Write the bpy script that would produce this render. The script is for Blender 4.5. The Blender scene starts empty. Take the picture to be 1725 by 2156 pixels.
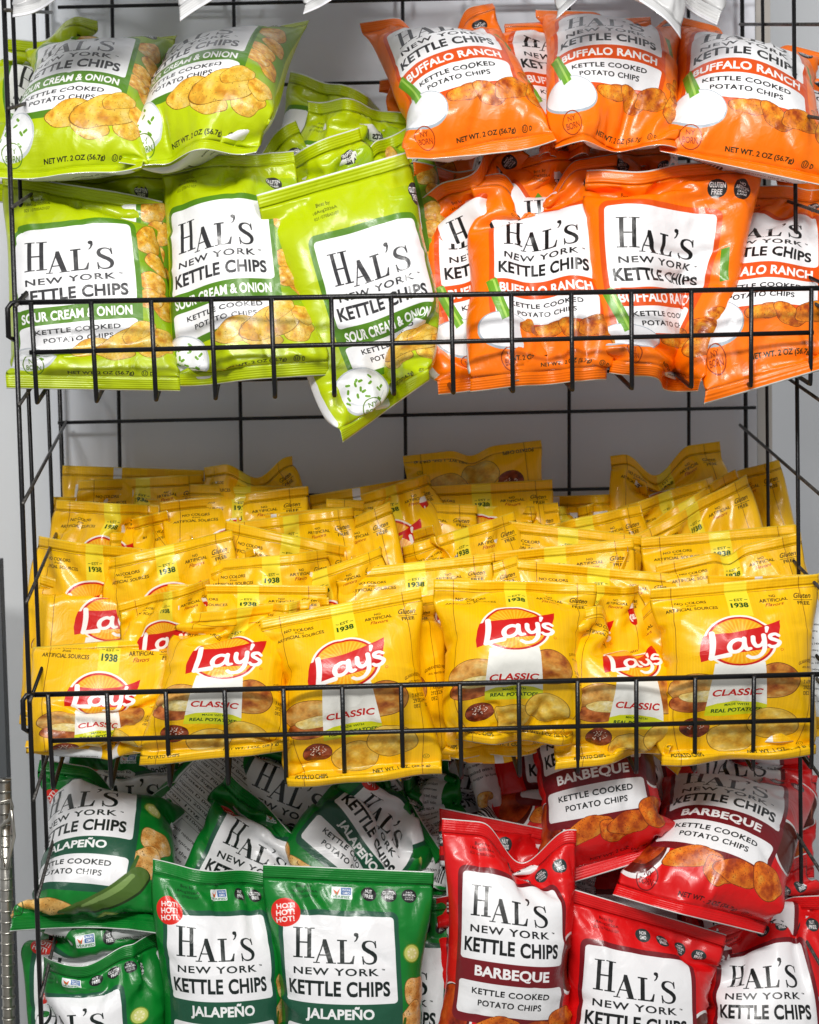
import bpy, math, random
import numpy as np
from mathutils import Vector, Matrix

S = bpy.context.scene
C = S.collection
R = math.radians

# ------------------------------------------------------------------ camera, world, lamps, exposure
FPX = 3800.0            # focal length in pixels of a 1725 px wide picture
CAM = Vector((0.0, -1.78, 0.0))
cam_d = bpy.data.cameras.new('camera')
cam = bpy.data.objects.new('camera', cam_d); C.objects.link(cam)
cam_d.sensor_fit = 'HORIZONTAL'; cam_d.sensor_width = 24.0
cam_d.lens = FPX / 1725.0 * 24.0
cam_d.clip_start = 0.05; cam_d.clip_end = 60
ROT = Matrix.Rotation(R(-3.6), 3, 'Z') @ Matrix.Rotation(R(90 - 4.18), 3, 'X') @ Matrix.Rotation(R(-1.1), 3, 'Z')
cam.matrix_world = Matrix.Translation(CAM) @ ROT.to_4x4()
cam_d.dof.use_dof = True; cam_d.dof.focus_distance = 1.82; cam_d.dof.aperture_fstop = 6.3
S.camera = cam

w = bpy.data.worlds.new('World'); S.world = w; w.use_nodes = True
w.node_tree.nodes['Background'].inputs[0].default_value = (0.97, 0.975, 1.0, 1)
w.node_tree.nodes['Background'].inputs[1].default_value = 0.24

def area(name, loc, target, sx, sy, power, col):
    l = bpy.data.lights.new(name, 'AREA'); l.shape = 'RECTANGLE'; l.size = sx; l.size_y = sy
    l.energy = power; l.color = col
    o = bpy.data.objects.new(name, l); C.objects.link(o); o.location = loc
    o.rotation_euler = (Vector(target) - Vector(loc)).to_track_quat('-Z', 'Y').to_euler()
    return o
area('ceiling_light', (-0.45, -2.00, 1.30), (0, 0.1, -0.1), 1.1, 0.28, 43, (1.0, 0.985, 0.955))
area('ceiling_light', (0.70, -1.40, 1.60), (0.05, 0.05, -0.2), 0.28, 1.0, 17, (1.0, 0.98, 0.95))
S.view_settings.view_transform = 'Standard'; S.view_settings.look = 'None'
S.view_settings.exposure = 0.22; S.view_settings.gamma = 1.0
S.cycles.max_bounces = 6; S.cycles.use_denoising = True

def at(px, py, Y=0.0):
    """world point seen at pixel (px,py) of the 1725 px wide picture, on the plane y=Y"""
    d = ROT @ Vector((px - 862.5, 1078.0 - py, -FPX))
    t = (Y - CAM.y) / d.y
    return CAM + d * t

# ------------------------------------------------------------------ materials
def nodes(name):
    m = bpy.data.materials.new(name); m.use_nodes = True
    return m, m.node_tree, m.node_tree.nodes['Principled BSDF']

def plain(name, col, rough=0.5, metal=0.0, var=0.08, scale=30, bump=0.0, bscale=60):
    m, nt, b = nodes(name)
    n = nt.nodes.new('ShaderNodeTexNoise'); n.inputs['Scale'].default_value = scale; n.inputs['Detail'].default_value = 5
    tc = nt.nodes.new('ShaderNodeTexCoord'); nt.links.new(tc.outputs['Object'], n.inputs['Vector'])
    r = nt.nodes.new('ShaderNodeValToRGB')
    r.color_ramp.elements[0].position = 0.3; r.color_ramp.elements[1].position = 0.7
    r.color_ramp.elements[0].color = tuple(c * (1 - var) for c in col) + (1,)
    r.color_ramp.elements[1].color = tuple(min(1, c * (1 + var)) for c in col) + (1,)
    nt.links.new(n.outputs['Fac'], r.inputs['Fac']); nt.links.new(r.outputs['Color'], b.inputs['Base Color'])
    b.inputs['Roughness'].default_value = rough; b.inputs['Metallic'].default_value = metal
    if bump:
        n2 = nt.nodes.new('ShaderNodeTexNoise'); n2.inputs['Scale'].default_value = bscale; n2.inputs['Detail'].default_value = 4
        nt.links.new(tc.outputs['Object'], n2.inputs['Vector'])
        bp = nt.nodes.new('ShaderNodeBump'); bp.inputs['Strength'].default_value = bump; bp.inputs['Distance'].default_value = 0.002
        nt.links.new(n2.outputs['Fac'], bp.inputs['Height']); nt.links.new(bp.outputs['Normal'], b.inputs['Normal'])
    return m

M_WIRE = plain('black_coated_wire', (0.004, 0.004, 0.005), 0.33, 0.0, 0.3, 80, 0.15, 400)
M_ROD = plain('worn_wire', (0.075, 0.07, 0.065), 0.38, 0.55, 0.6, 220, 0.3, 300)
M_WALL = plain('grey_panel', (0.86, 0.90, 0.98), 0.6, 0, 0.03, 6, 0.05, 200)
M_WALLFAR = plain('pale_wall', (0.74, 0.76, 0.78), 0.7, 0, 0.03, 3)
M_DARK = plain('dark_door_edge', (0.10, 0.11, 0.12), 0.6, 0, 0.1, 5)
M_CHROME = plain('dull_chrome', (0.5, 0.48, 0.43), 0.28, 0.9, 0.35, 40, 0.1, 150)
M_FLOOR = plain('floor_tile', (0.33, 0.32, 0.30), 0.5, 0, 0.08, 3)

# ------------------------------------------------------------------ object helpers
def mesh_obj(name, verts, faces, mats, parent=None, uvs=None, midx=None, smooth=True):
    me = bpy.data.meshes.new(name)
    me.from_pydata([tuple(v) for v in verts], [], faces)
    for m in mats: me.materials.append(m)
    if uvs is not None:
        l = me.uv_layers.new(name='UVMap')
        l.data.foreach_set('uv', np.asarray(uvs, dtype=np.float32).ravel())
    if smooth: me.polygons.foreach_set('use_smooth', [True] * len(me.polygons))
    me.update()
    o = bpy.data.objects.new(name, me); C.objects.link(o)
    if parent is not None: o.parent = parent
    return o

def tag(o, label, cat, group=None, kind=None):
    if label: o['label'] = label
    if cat: o['category'] = cat
    if group: o['group'] = group
    if kind: o['kind'] = kind
    return o

class Wires:
    def __init__(s): s.v = []; s.f = []
    def tube(s, pts, r, n=8):
        pts = [Vector(p) for p in pts]; rings = []
        up = None
        for i, p in enumerate(pts):
            a = pts[max(0, i - 1)]; b = pts[min(len(pts) - 1, i + 1)]
            d = (b - a).normalized()
            ref = Vector((0, 0, 1)) if abs(d.z) < 0.9 else Vector((1, 0, 0))
            x = d.cross(ref).normalized() if up is None else (up - d * up.dot(d)).normalized()
            up = x
            y = d.cross(x)
            base = len(s.v)
            for k in range(n):
                t = 2 * math.pi * k / n
                s.v.append(p + x * (r * math.cos(t)) + y * (r * math.sin(t)))
            rings.append(base)
        for a, b in zip(rings, rings[1:]):
            for k in range(n):
                s.f.append((a + k, a + (k + 1) % n, b + (k + 1) % n, b + k))
        s.f.append(tuple(rings[0] + k for k in reversed(range(n))))
        s.f.append(tuple(rings[-1] + k for k in range(n)))
    def build(s, name, mat, parent=None):
        return mesh_obj(name, s.v, s.f, [mat], parent)

def box(name, x0, x1, y0, y1, z0, z1, mat, parent=None):
    v = [(x, y, z) for z in (z0, z1) for y in (y0, y1) for x in (x0, x1)]
    f = [(0, 2, 3, 1), (4, 5, 7, 6), (0, 1, 5, 4), (2, 6, 7, 3), (0, 4, 6, 2), (1, 3, 7, 5)]
    return mesh_obj(name, v, f, [mat], parent, smooth=False)

# ------------------------------------------------------------------ setting
zb = at(862, 2156, 0).z - 0.6
xl = at(150, 1000, .372).x; xr = at(1588, 1000, .372).x
tag(box('wall', xl - 0.02, xr + 0.004, 0.372, 0.40, zb, 0.9, M_WALL), None, None, kind='structure')
tag(box('back_wall', -1.6, 1.8, 0.95, 1.0, zb, 1.6, M_WALLFAR), None, None, kind='structure')
tag(box('side_wall', -1.2, at(142, 1200, .45).x, 0.45, 0.94, zb, 1.5, M_WALLFAR), None, None, kind='structure')
tag(box('floor', -3, 3, -4, 1.2, zb - 0.05, zb - 0.004, M_FLOOR), None, None, kind='structure')
# the light upright seen behind the right side of the rack
cx = at(1563, 50, .42).x
M_COL = plain('beige_post', (0.50, 0.47, 0.43), 0.5, 0, 0.05, 5)
tag(box('wall_post', cx + 0.012, cx + 0.03, 0.402, 0.44, zb, 0.9, M_COL), 'slim beige upright post behind the right edge of the rack', 'post')

# ------------------------------------------------------------------ the rack
VPX, VPY = 585.0, 50.0
DEPTH = 0.35
rack = bpy.data.objects.new('wire_rack', None); C.objects.link(rack)
rack.location = at(862, 2156, 0)
bpy.context.view_layer.update()
tag(rack, 'black wire display rack with slanted basket shelves full of chip bags', 'display rack')
RL = rack.location.copy()
def rackpart(wr, name, mat):
    wr.v = [Vector(p) - RL for p in wr.v]
    return wr.build(name, mat, rack)

def depth_x(x, Y):   # pixel x of a level line into depth
    return 620 + (x - 620) / (1 + Y / 1.78)
def side_line(xtop, ytop, xbot, ybot, Y):
    p0 = at(xtop, ytop, Y); p1 = at(xbot, ybot, Y)
    e = (p1 - p0); return [p0 - e * 0.12, p1 + e * 0.25]
for pts in (side_line(8, 0, 87, 2156, 0), side_line(26, 0, 114, 2156, .11), side_line(70, 0, 150, 2156, .24)):
    wr = Wires(); wr.tube(pts, 0.0025 if pts[0].y < .1 else .0022); rackpart(wr, 'side_upright', M_WIRE)
wr = Wires(); wr.tube(side_line(1752, 0, 1762, 2156, 0), .0021); rackpart(wr, 'side_upright', M_WIRE)
wr = Wires(); wr.tube(side_line(1672, 0, 1690, 2156, .11), .0023); rackpart(wr, 'side_upright', M_WIRE)
wr = Wires(); wr.tube(side_line(1606, 0, 1630, 2156, .24), .0020); rackpart(wr, 'side_upright', M_WIRE)
# back grid
back = Wires()
for xt, xb in ((98, 170), (236, 272), (492, 528), (848, 862), (1198, 1200), (1450, 1452), (1563, 1582)):
    thick = .0026 if xt in (98, 1563) else .0022
    back.tube(side_line(xt, 0, xb, 2156, DEPTH), thick)
for i, y in enumerate((-160, 13, 186, 360, 534, 708, 888, 1052, 1228, 1404, 1580, 1756, 1932, 2108, 2284)):
    a = at(122, y + 2, DEPTH - .0045); b = at(1592, y - 30, DEPTH - .0045)
    back.tube([a, b], .0021)
rackpart(back, 'back_grid', M_WIRE)
# slanted side cross wires, ends sticking out in front of the posts
def to_back(x, y): return VPX + (x - VPX) / (1 + DEPTH / 1.78), VPY + (y - VPY) / (1 + DEPTH / 1.78)
left_rods = Wires(); right_rods = Wires()
for i in range(-1, 12):
    y = 21 + i * 206.2; x = 8 + 79 * y / 2156 + 6
    bx, by = to_back(x, y)
    p0 = at(x, y, 0.0) ; p1 = at(bx, by, DEPTH)
    left_rods.tube([p0 + (p0 - p1) * 0.045, p1], .0019)
    y = 21 + i * 202; x = 1750
    bx, by = to_back(x, y + 30)
    p0 = at(x, y + 30, 0); p1 = at(bx, by, DEPTH)
    right_rods.tube([p0, p1], .0019)
rackpart(left_rods, 'side_cross_wires', M_ROD)
rackpart(right_rods, 'side_cross_wires', M_ROD)

BASK = {}
def basket(key, railL, railR, midL, midR, botL, botR, xt0, xt1, xb0, xb1, n, lean):
    """front of a basket shelf: two rails and n upright wires that turn back into the slanted deck"""
    Yt, Ym, Yb = 0.0, lean * 0.5, lean
    r = Wires()
    a = at(*railL, Yt); b = at(*railR, Yt)
    r.tube([a, b], .0027, 10)
    # side rails of the basket run back along the slant
    for (q, sgn) in ((railL, -1), (railR, 1)):
        bx, by = to_back(q[0], q[1]); r.tube([at(q[0], q[1], Yt), at(bx + sgn * 2, by, DEPTH)], .0019)
    # the hook that hangs the basket on the front post
    h0 = at(railL[0] - 20, railL[1] + 12, -0.006); h1 = at(railL[0] - 18, railL[1] + 72, -0.006)
    r.tube([at(railL[0] + 4, railL[1], -.001), at(railL[0] - 12, railL[1] + 1, -.004), h0, h1, at(railL[0] - 6, railL[1] + 78, .003)], .0026, 10)
    m0 = at(*midL, Ym - .004); m1 = at(*midR, Ym - .004)
    r.tube([m0, m1], .0025, 10)
    rackpart(r, 'basket_rail', M_WIRE)
    u = Wires()
    for i in range(n):
        t = i / (n - 1)
        xt = xt0 + (xt1 - xt0) * t; xb = xb0 + (xb1 - xb0) * t
        yt = railL[1] + (railR[1] - railL[1]) * (xt - railL[0]) / (railR[0] - railL[0])
        yb = botL[1] + (botR[1] - botL[1]) * t
        pt = at(xt, yt, Yt - .0042); pb = at(xb, yb, Yb - .004)
        bx, by = to_back(xb, yb)
        pk = at(bx, by + 6, DEPTH)
        d = (pk - pb).normalized()
        c1 = pb + (pt - pb).normalized() * 0.004
        u.tube([pt, c1, pb + d * 0.001, pb + d * 0.005, pk], .00235, 8)
    # cross wires under the deck
    for k in (0.33, 0.66, 0.97):
        bx0, by0 = to_back(xb0, botL[1]); bx1, by1 = to_back(xb1, botR[1])
        p0 = at(xb0, botL[1], Yb).lerp(at(bx0, by0 + 6, DEPTH), k); p1 = at(xb1, botR[1], Yb).lerp(at(bx1, by1 + 6, DEPTH), k)
        u.tube([p0 - Vector((0, 0, .004)), p1 - Vector((0, 0, .004))], .002, 6)
    rackpart(u, 'basket_wires', M_WIRE)
    zt = at(862, (railL[1] + railR[1]) / 2, 0).z; zbm = at(862, (botL[1] + botR[1]) / 2, Yb).z
    BASK[key] = (zt, Yt, zbm, Yb)
basket(1, (36, 637), (1752, 606), (62, 742), (1713, 700), (78, 848), (1708, 809), 65, 1709, 78, 1707, 14, .012)
basket(2, (68, 1463), (1752, 1419), (104, 1560), (1713, 1516), (112, 1661), (1709, 1617), 101, 1712, 112, 1709, 14, .028)
basket(0, (30, -190), (1752, -221), (50, -88), (1713, -130), (60, -30), (1708, -60), 55, 1709, 60, 1707, 14, .010)
basket(3, (80, 2290), (1752, 2246), (104, 2390), (1713, 2346), (118, 2490), (1709, 2446), 101, 1712, 118, 1709, 14, .020)

# chrome shelving upright at the far left
ch = bpy.data.objects.new('chrome_shelf_upright', None); C.objects.link(ch)
tag(ch, 'ribbed chrome shelving upright at the far left edge beside the rack', 'shelf upright')
wr = Wires()
p0 = at(9, 1640, .12); p1 = at(22, 2300, .12)
N = 46; pts = []
wr2 = Wires()
wr2.tube([p0, p1], .0065, 16)
for k in range(30):
    q = p0.lerp(p1, k / 29); wr2.tube([q, q + (p1 - p0).normalized() * .0018], .0074, 16)
wr2.build('ribbed_pole', M_CHROME, ch)
q0 = at(2, 1690, .09)
wr.tube([at(-60, 1700, .09), at(0, 1690, .085), at(22, 1683, .085), at(26, 1700, .09), at(20, 1725, .1), at(2, 1740, .11), at(0, 1800, .11), at(14, 1830, .1), at(30, 1760, .09), at(24, 1705, .085)], .0019)
wr.build('wire_loop', M_CHROME, ch)
dk = box('door_frame', at(-40, 1400, .3).x, at(6, 1400, .3).x, .30, .33, zb, at(0, 1180, .3).z, M_DARK)
tag(dk, 'dark upright strip at the left edge beside the pale wall', 'frame')

# ------------------------------------------------------------------ printed artwork of the bags, drawn in code
AW, AH = 720, 1100          # pixels of one face; the strip round a whole bag is 2*AW wide
rng = np.random.default_rng(7)

def vnoise(h, w, cells, seed, octaves=3):
    r = np.random.default_rng(seed); out = np.zeros((h, w), np.float32); amp = 1.0; tot = 0
    for o in range(octaves):
        cy = max(2, int(cells * 2 ** o * h / max(h, w))) + 2; cx = max(2, int(cells * 2 ** o * w / max(h, w))) + 2
        g = r.random((cy + 1, cx + 1)).astype(np.float32)
        y = np.linspace(0, cy - 1.001, h); x = np.linspace(0, cx - 1.001, w)
        yi = y.astype(int); xi = x.astype(int); fy = (y - yi)[:, None]; fx = (x - xi)[None]
        fy = fy * fy * (3 - 2 * fy); fx = fx * fx * (3 - 2 * fx)
        a = g[yi][:, xi]; b = g[yi][:, xi + 1]; c = g[yi + 1][:, xi]; d = g[yi + 1][:, xi + 1]
        out += amp * (a * (1 - fy) * (1 - fx) + b * (1 - fy) * fx + c * fy * (1 - fx) + d * fy * fx); tot += amp; amp *= 0.5
    return out / tot

_GL = {}
def glyph_tris(text, bold=0.0, shear=0.0, spacing=1.0):
    key = (text, bold, shear, spacing)
    if key in _GL: return _GL[key]
    cu = bpy.data.curves.new('txt', 'FONT'); cu.body = text; cu.size = 1.0; cu.offset = bold; cu.shear = shear
    cu.space_character = spacing; cu.resolution_u = 4; cu.align_x = 'CENTER'
    cu.space_line = 0.8
    o = bpy.data.objects.new('txt', cu); C.objects.link(o)
    dg = bpy.context.evaluated_depsgraph_get(); me = o.evaluated_get(dg).to_mesh()
    me.calc_loop_triangles()
    v = np.array([tuple(x.co)[:2] for x in me.vertices], np.float32).reshape(-1, 2)
    t = np.array([tuple(x.vertices) for x in me.loop_triangles], np.int32).reshape(-1, 3)
    o.evaluated_get(dg).to_mesh_clear()
    bpy.data.objects.remove(o); bpy.data.curves.remove(cu)
    tri = v[t]                                    # n,3,2
    mn = tri.reshape(-1, 2).min(0); mx = tri.reshape(-1, 2).max(0)
    tri = (tri - mn) / (mx - mn); tri[..., 1] = 1 - tri[..., 1]
    _GL[key] = (tri, (mx - mn)[0] / (mx - mn)[1])
    return _GL[key]

def rotm(pts, cx, cy, deg):
    a = math.radians(deg); c, s = math.cos(a), math.sin(a)
    p = np.asarray(pts, np.float32); q = p - (cx, cy)
    return np.stack([cx + q[..., 0] * c - q[..., 1] * s, cy + q[..., 0] * s + q[..., 1] * c], -1)

class Art:
    """a strip AH x 2*AW; coordinates are u in 0..2 (1 = one face) and v in 0..1, turned to pixels"""
    def __init__(s, col): s.im = np.ones((AH, 2 * AW, 3), np.float32) * np.array(col, np.float32)
    def P(s, pts): return np.asarray(pts, np.float32) * (AW, AH)
    def put(s, mask, y0, x0, col, a=1.0):
        h, w = mask.shape[:2]
        Y0, X0 = max(0, y0), max(0, x0); Y1, X1 = min(AH, y0 + h), min(2 * AW, x0 + w)
        if Y1 <= Y0 or X1 <= X0: return
        m = (mask[Y0 - y0:Y1 - y0, X0 - x0:X1 - x0] * a)[..., None]
        c = np.asarray(col, np.float32)
        if c.ndim == 3: c = c[Y0 - y0:Y1 - y0, X0 - x0:X1 - x0]
        s.im[Y0:Y1, X0:X1] = s.im[Y0:Y1, X0:X1] * (1 - m) + c * m
    def tris(s, tri, col):
        for t in tri:
            x0, y0 = np.floor(t.min(0)).astype(int); x1, y1 = np.ceil(t.max(0)).astype(int) + 1
            x0 = max(0, x0); y0 = max(0, y0); x1 = min(2 * AW, x1); y1 = min(AH, y1)
            if x1 <= x0 or y1 <= y0: continue
            X = np.arange(x0, x1)[None] + .5; Y = np.arange(y0, y1)[:, None] + .5
            (ax, ay), (bx, by), (cx, cy) = t
            e1 = (bx - ax) * (Y - ay) - (by - ay) * (X - ax); e2 = (cx - bx) * (Y - by) - (cy - by) * (X - bx)
            e3 = (ax - cx) * (Y - cy) - (ay - cy) * (X - cx)
            m = ((e1 >= 0) & (e2 >= 0) & (e3 >= 0)) | ((e1 <= 0) & (e2 <= 0) & (e3 <= 0))
            s.im[y0:y1, x0:x1][m] = col
    def poly(s, pts, col, a=1.0, px=False):
        p = np.asarray(pts, np.float32) if px else s.P(pts)
        x0, y0 = np.floor(p.min(0)).astype(int); x1, y1 = np.ceil(p.max(0)).astype(int) + 1
        X = np.arange(x0, x1)[None] + .5; Y = np.arange(y0, y1)[:, None] + .5
        m = np.zeros((y1 - y0, x1 - x0), bool)
        for (ax, ay), (bx, by) in zip(p, np.roll(p, -1, 0)):
            if ay == by: continue
            m ^= ((ay > Y) != (by > Y)) & (X < (bx - ax) * (Y - ay) / (by - ay) + ax)
        s.put(m.astype(np.float32), y0, x0, col, a)
    def rrect(s, u0, v0, u1, v1, r, col):
        x0, y0, x1, y1 = u0 * AW, v0 * AH, u1 * AW, v1 * AH; r *= AW; pts = []
        for cx, cy, a0 in ((x1 - r, y0 + r, -90), (x1 - r, y1 - r, 0), (x0 + r, y1 - r, 90), (x0 + r, y0 + r, 180)):
            for k in range(9):
                t = math.radians(a0 + k * 11.25); pts.append((cx + r * math.cos(t), cy + r * math.sin(t)))
        s.poly(pts, col, px=True)
    def ell(s, u, v, ru, rv, col, rot=0, a=1.0):    # radii both as fractions of the face width
        t = np.linspace(0, 2 * math.pi, 49)[:-1]
        p = np.stack([u * AW + ru * AW * np.cos(t), v * AH + rv * AW * np.sin(t)], -1)
        s.poly(rotm(p, u * AW, v * AH, rot), col, a, px=True)
    def ring(s, u, v, r, wd, col, a=1.0):
        x, y = u * AW, v * AH; R_ = int((r + wd) * AW) + 2
        Y, X = np.mgrid[-R_:R_ + 1, -R_:R_ + 1]; d = np.hypot(X, Y)
        s.put((np.abs(d - r * AW) < wd * AW / 2).astype(np.float32), int(y) - R_, int(x) - R_, col, a)
    def text(s, txt, u0, v0, u1, v1, col, bold=0.0, rot=0, shear=0, spacing=1.0, arc=None, skew=0):
        tri, _ = glyph_tris(txt, bold, shear, spacing)
        p = np.array(tri); p[..., 0] = (u0 + p[..., 0] * (u1 - u0)) * AW; p[..., 1] = (v0 + p[..., 1] * (v1 - v0)) * AH
        if arc:
            cx = (u0 + u1) / 2 * AW; p[..., 1] += arc * AH * (((p[..., 0] - cx) / (cx - u0 * AW)) ** 2)
        if rot: p = rotm(p, (u0 + u1) / 2 * AW, (v0 + v1) / 2 * AH, rot)
        s.tris(p, col)
    def stroke(s, pts, radii, col, px=False):
        p = np.asarray(pts, np.float32) if px else s.P(pts); r = np.asarray(radii, np.float32)
        if len(p) > 3:                                # rounded through the points
            q = np.concatenate([[2 * p[0] - p[1]], p, [2 * p[-1] - p[-2]]]); P_ = []; R_ = []
            for k in range(len(p) - 1):
                for t in (0, .2, .4, .6, .8):
                    a0, a1, a2, a3 = q[k:k + 4]
                    P_.append(.5 * (2 * a1 + (a2 - a0) * t + (2 * a0 - 5 * a1 + 4 * a2 - a3) * t * t + (3 * a1 - a0 - 3 * a2 + a3) * t ** 3)); R_.append(r[k] + (r[k + 1] - r[k]) * t)
            p = np.array(P_ + [p[-1]], np.float32); r = np.array(R_ + [r[-1]], np.float32)
        m_ = r.max() + 2
        x0, y0 = (p.min(0) - m_).astype(int); x1, y1 = (p.max(0) + m_).astype(int)
        Y, X = np.mgrid[y0:y1, x0:x1].astype(np.float32) + .5
        best = np.full(X.shape, 9e9, np.float32)
        for (a, b, ra, rb) in zip(p[:-1], p[1:], r[:-1], r[1:]):
            d = b - a; L = max(1e-6, float(d @ d)); t = np.clip(((X - a[0]) * d[0] + (Y - a[1]) * d[1]) / L, 0, 1)
            best = np.minimum(best, np.hypot(X - a[0] - t * d[0], Y - a[1] - t * d[1]) - (ra + (rb - ra) * t))
        s.put(np.clip(.5 - best, 0, 1), y0, x0, col)
    def chip(s, u, v, ru, rv, rot, base, dark, seed, light=None, speck=None, lump=1.0):
        """a photo-like printed chip: an uneven disc with blistered, browned colouring"""
        r = np.random.default_rng(seed); n = 72; t = np.linspace(0, 2 * math.pi, n, endpoint=False)
        k = 1 + lump * (.05 * np.sin(2 * t + r.random() * 6) + .05 * np.sin(3 * t + r.random() * 6) + .03 * np.sin(5 * t + r.random() * 6))
        p = rotm(np.stack([u * AW + ru * AW * k * np.cos(t), v * AH + rv * AW * k * np.sin(t)], -1), u * AW, v * AH, rot)
        x0, y0 = np.floor(p.min(0)).astype(int); x1, y1 = np.ceil(p.max(0)).astype(int) + 1
        h, w_ = y1 - y0, x1 - x0
        n1 = vnoise(h, w_, 5, seed, 4)[..., None]; n2 = vnoise(h, w_, 22, seed + 1, 2)[..., None]
        base, dark = np.array(base), np.array(dark); light = np.array(light if light is not None else base * .4 + .6)
        c = base * (1 - n2 * .15) + (dark - base) * np.clip((n1 - .5) * 3.2, 0, 1) + (light - base) * np.clip((.45 - n1) * 3.0, 0, .8)
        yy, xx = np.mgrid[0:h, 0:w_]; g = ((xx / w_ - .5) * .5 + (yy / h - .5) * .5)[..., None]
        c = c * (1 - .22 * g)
        Y = np.arange(y0, y1)[:, None] + .5; X = np.arange(x0, x1)[None] + .5
        s.poly(p, (dark * .62), px=True)
        q = (p - p.mean(0)) * .965 + p.mean(0)
        m = np.zeros((h, w_), bool)
        for (ax, ay), (bx, by) in zip(q, np.roll(q, -1, 0)):
            if ay == by: continue
            m ^= ((ay > Y) != (by > Y)) & (X < (bx - ax) * (Y - ay) / (by - ay) + ax)
        if speck is not None:
            sp = vnoise(h, w_, 60, seed + 5, 1)[..., None] > .86; c = np.where(sp, np.array(speck), c)
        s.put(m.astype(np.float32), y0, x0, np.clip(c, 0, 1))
    def grad(s, u0, v0, u1, v1, col, fn):
        x0, x1, y0, y1 = int(u0 * AW), int(u1 * AW), int(v0 * AH), int(v1 * AH)
        y, x = np.mgrid[0:1:(y1 - y0) * 1j, 0:1:(x1 - x0) * 1j]
        s.put(np.clip(fn(x, y), 0, 1).astype(np.float32), y0, x0, col)
    def image(s, name):
        im = bpy.data.images.new(name, 2 * AW, AH)
        px = np.ones((AH, 2 * AW, 4), np.float32); px[..., :3] = np.clip(s.im[::-1], 0, 1)
        im.pixels.foreach_set(px.ravel()); im.update(); im.pack()
        return im

def serif_name(a, u0, v0, u1, v1, ink):
    """the tall high-contrast serif letters H A L ' S; the H stands above the others"""
    def T(x, y): return (u0 + x / 320 * (u1 - u0), v0 + y / 138 * (v1 - v0))
    def P(*pts): a.poly([T(*p) for p in pts], ink)
    def slab(x0, x1, y, up, th=4.5, br=6):           # a thin serif with bracketed underside
        P((x0, y), (x1, y), (x1, y + th * up), (x0, y + th * up))
    # H 0..118
    for sx in (16, 58):
        P((sx, 0), (sx + 15, 0), (sx + 15, 118), (sx, 118))
        slab(sx - 11, sx + 26, 0, 1); slab(sx - 11, sx + 26, 118, -1)
    P((20, 56), (70, 56), (70, 62), (20, 62))
    # A 44..135
    P((118, 44), (123, 44), (93, 135), (88, 135)); P((115, 44), (127, 44), (153, 135), (134, 135), (112, 60))
    P((98, 102), (138, 102), (138, 107), (98, 107)); slab(80, 103, 135, -1, 4); slab(126, 161, 135, -1, 4)
    # L
    P((176, 44), (191, 44), (191, 135), (176, 135)); slab(166, 202, 44, 1); slab(166, 200, 135, -1)
    P((185, 135), (224, 135), (229, 104), (224, 104), (217, 124), (208, 130), (185, 130))
    # apostrophe
    a.ell(*T(236, 22), 8.5 / 320 * (u1 - u0), 8.5 / 320 * (u1 - u0), ink)
    P((243, 18), (245, 30), (239, 44), (230, 52), (228, 49), (235, 40), (236, 26))
    # S
    sc = (u1 - u0) / 320 * AW
    def st(pts, rr): a.stroke([T(*p) for p in pts], [r * sc for r in rr], ink)
    st([(305, 66), (301, 55), (292, 49), (279, 48), (267, 53), (262, 64), (266, 75), (278, 84), (293, 93), (303, 103), (305, 115), (299, 127), (286, 133), (272, 132), (262, 124), (258, 110)],
       [2, 2.2, 2.6, 3, 5, 6.5, 7.5, 8, 8.2, 7.6, 6.4, 4.6, 3, 2.6, 2.2, 2])
    P((303, 46), (307, 46), (309, 74), (304, 74)); P((255, 106), (260, 106), (262, 136), (257, 136))

def badge(a, u, v, lines, r=.046, col=(.13, .14, .14)):
    a.ell(u, v, r, r, col)
    n = len(lines); A_ = AW / AH
    hh = [1.0 if len(l) < 8 else .8 for l in lines] if n < 3 else [.62, .9, .5, .5][:n]
    tot = sum(hh) + .25 * (n - 1); y = v - r * A_ * .62; sc = r * A_ * 1.24 / tot
    for l, h in zip(lines, hh):
        wd = r * (.82 if len(l) > 5 else .55 if len(l) > 3 else .42)
        if n >= 3 and h < .6: wd = r * .55
        a.text(l, u - wd, y, u + wd, y + h * sc, (.93, .93, .93), .03); y += (h + .25) * sc

def tiny_lines(a, u0, v0, u1, v1, n, ink, seed, dv=.5):
    """rows of small print"""
    r = np.random.default_rng(seed); words = "real potatoes cooked in small batches for the bold crunch you love sea salt oil sugar onion garlic spice yeast natural".split()
    h = (v1 - v0) / n
    for i in range(n):
        t = ' '.join(r.choice(words, 4)); a.text(t, u0, v0 + i * h, u1 - r.random() * .15 * (u1 - u0), v0 + (i + dv) * h, ink, .012)

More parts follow.
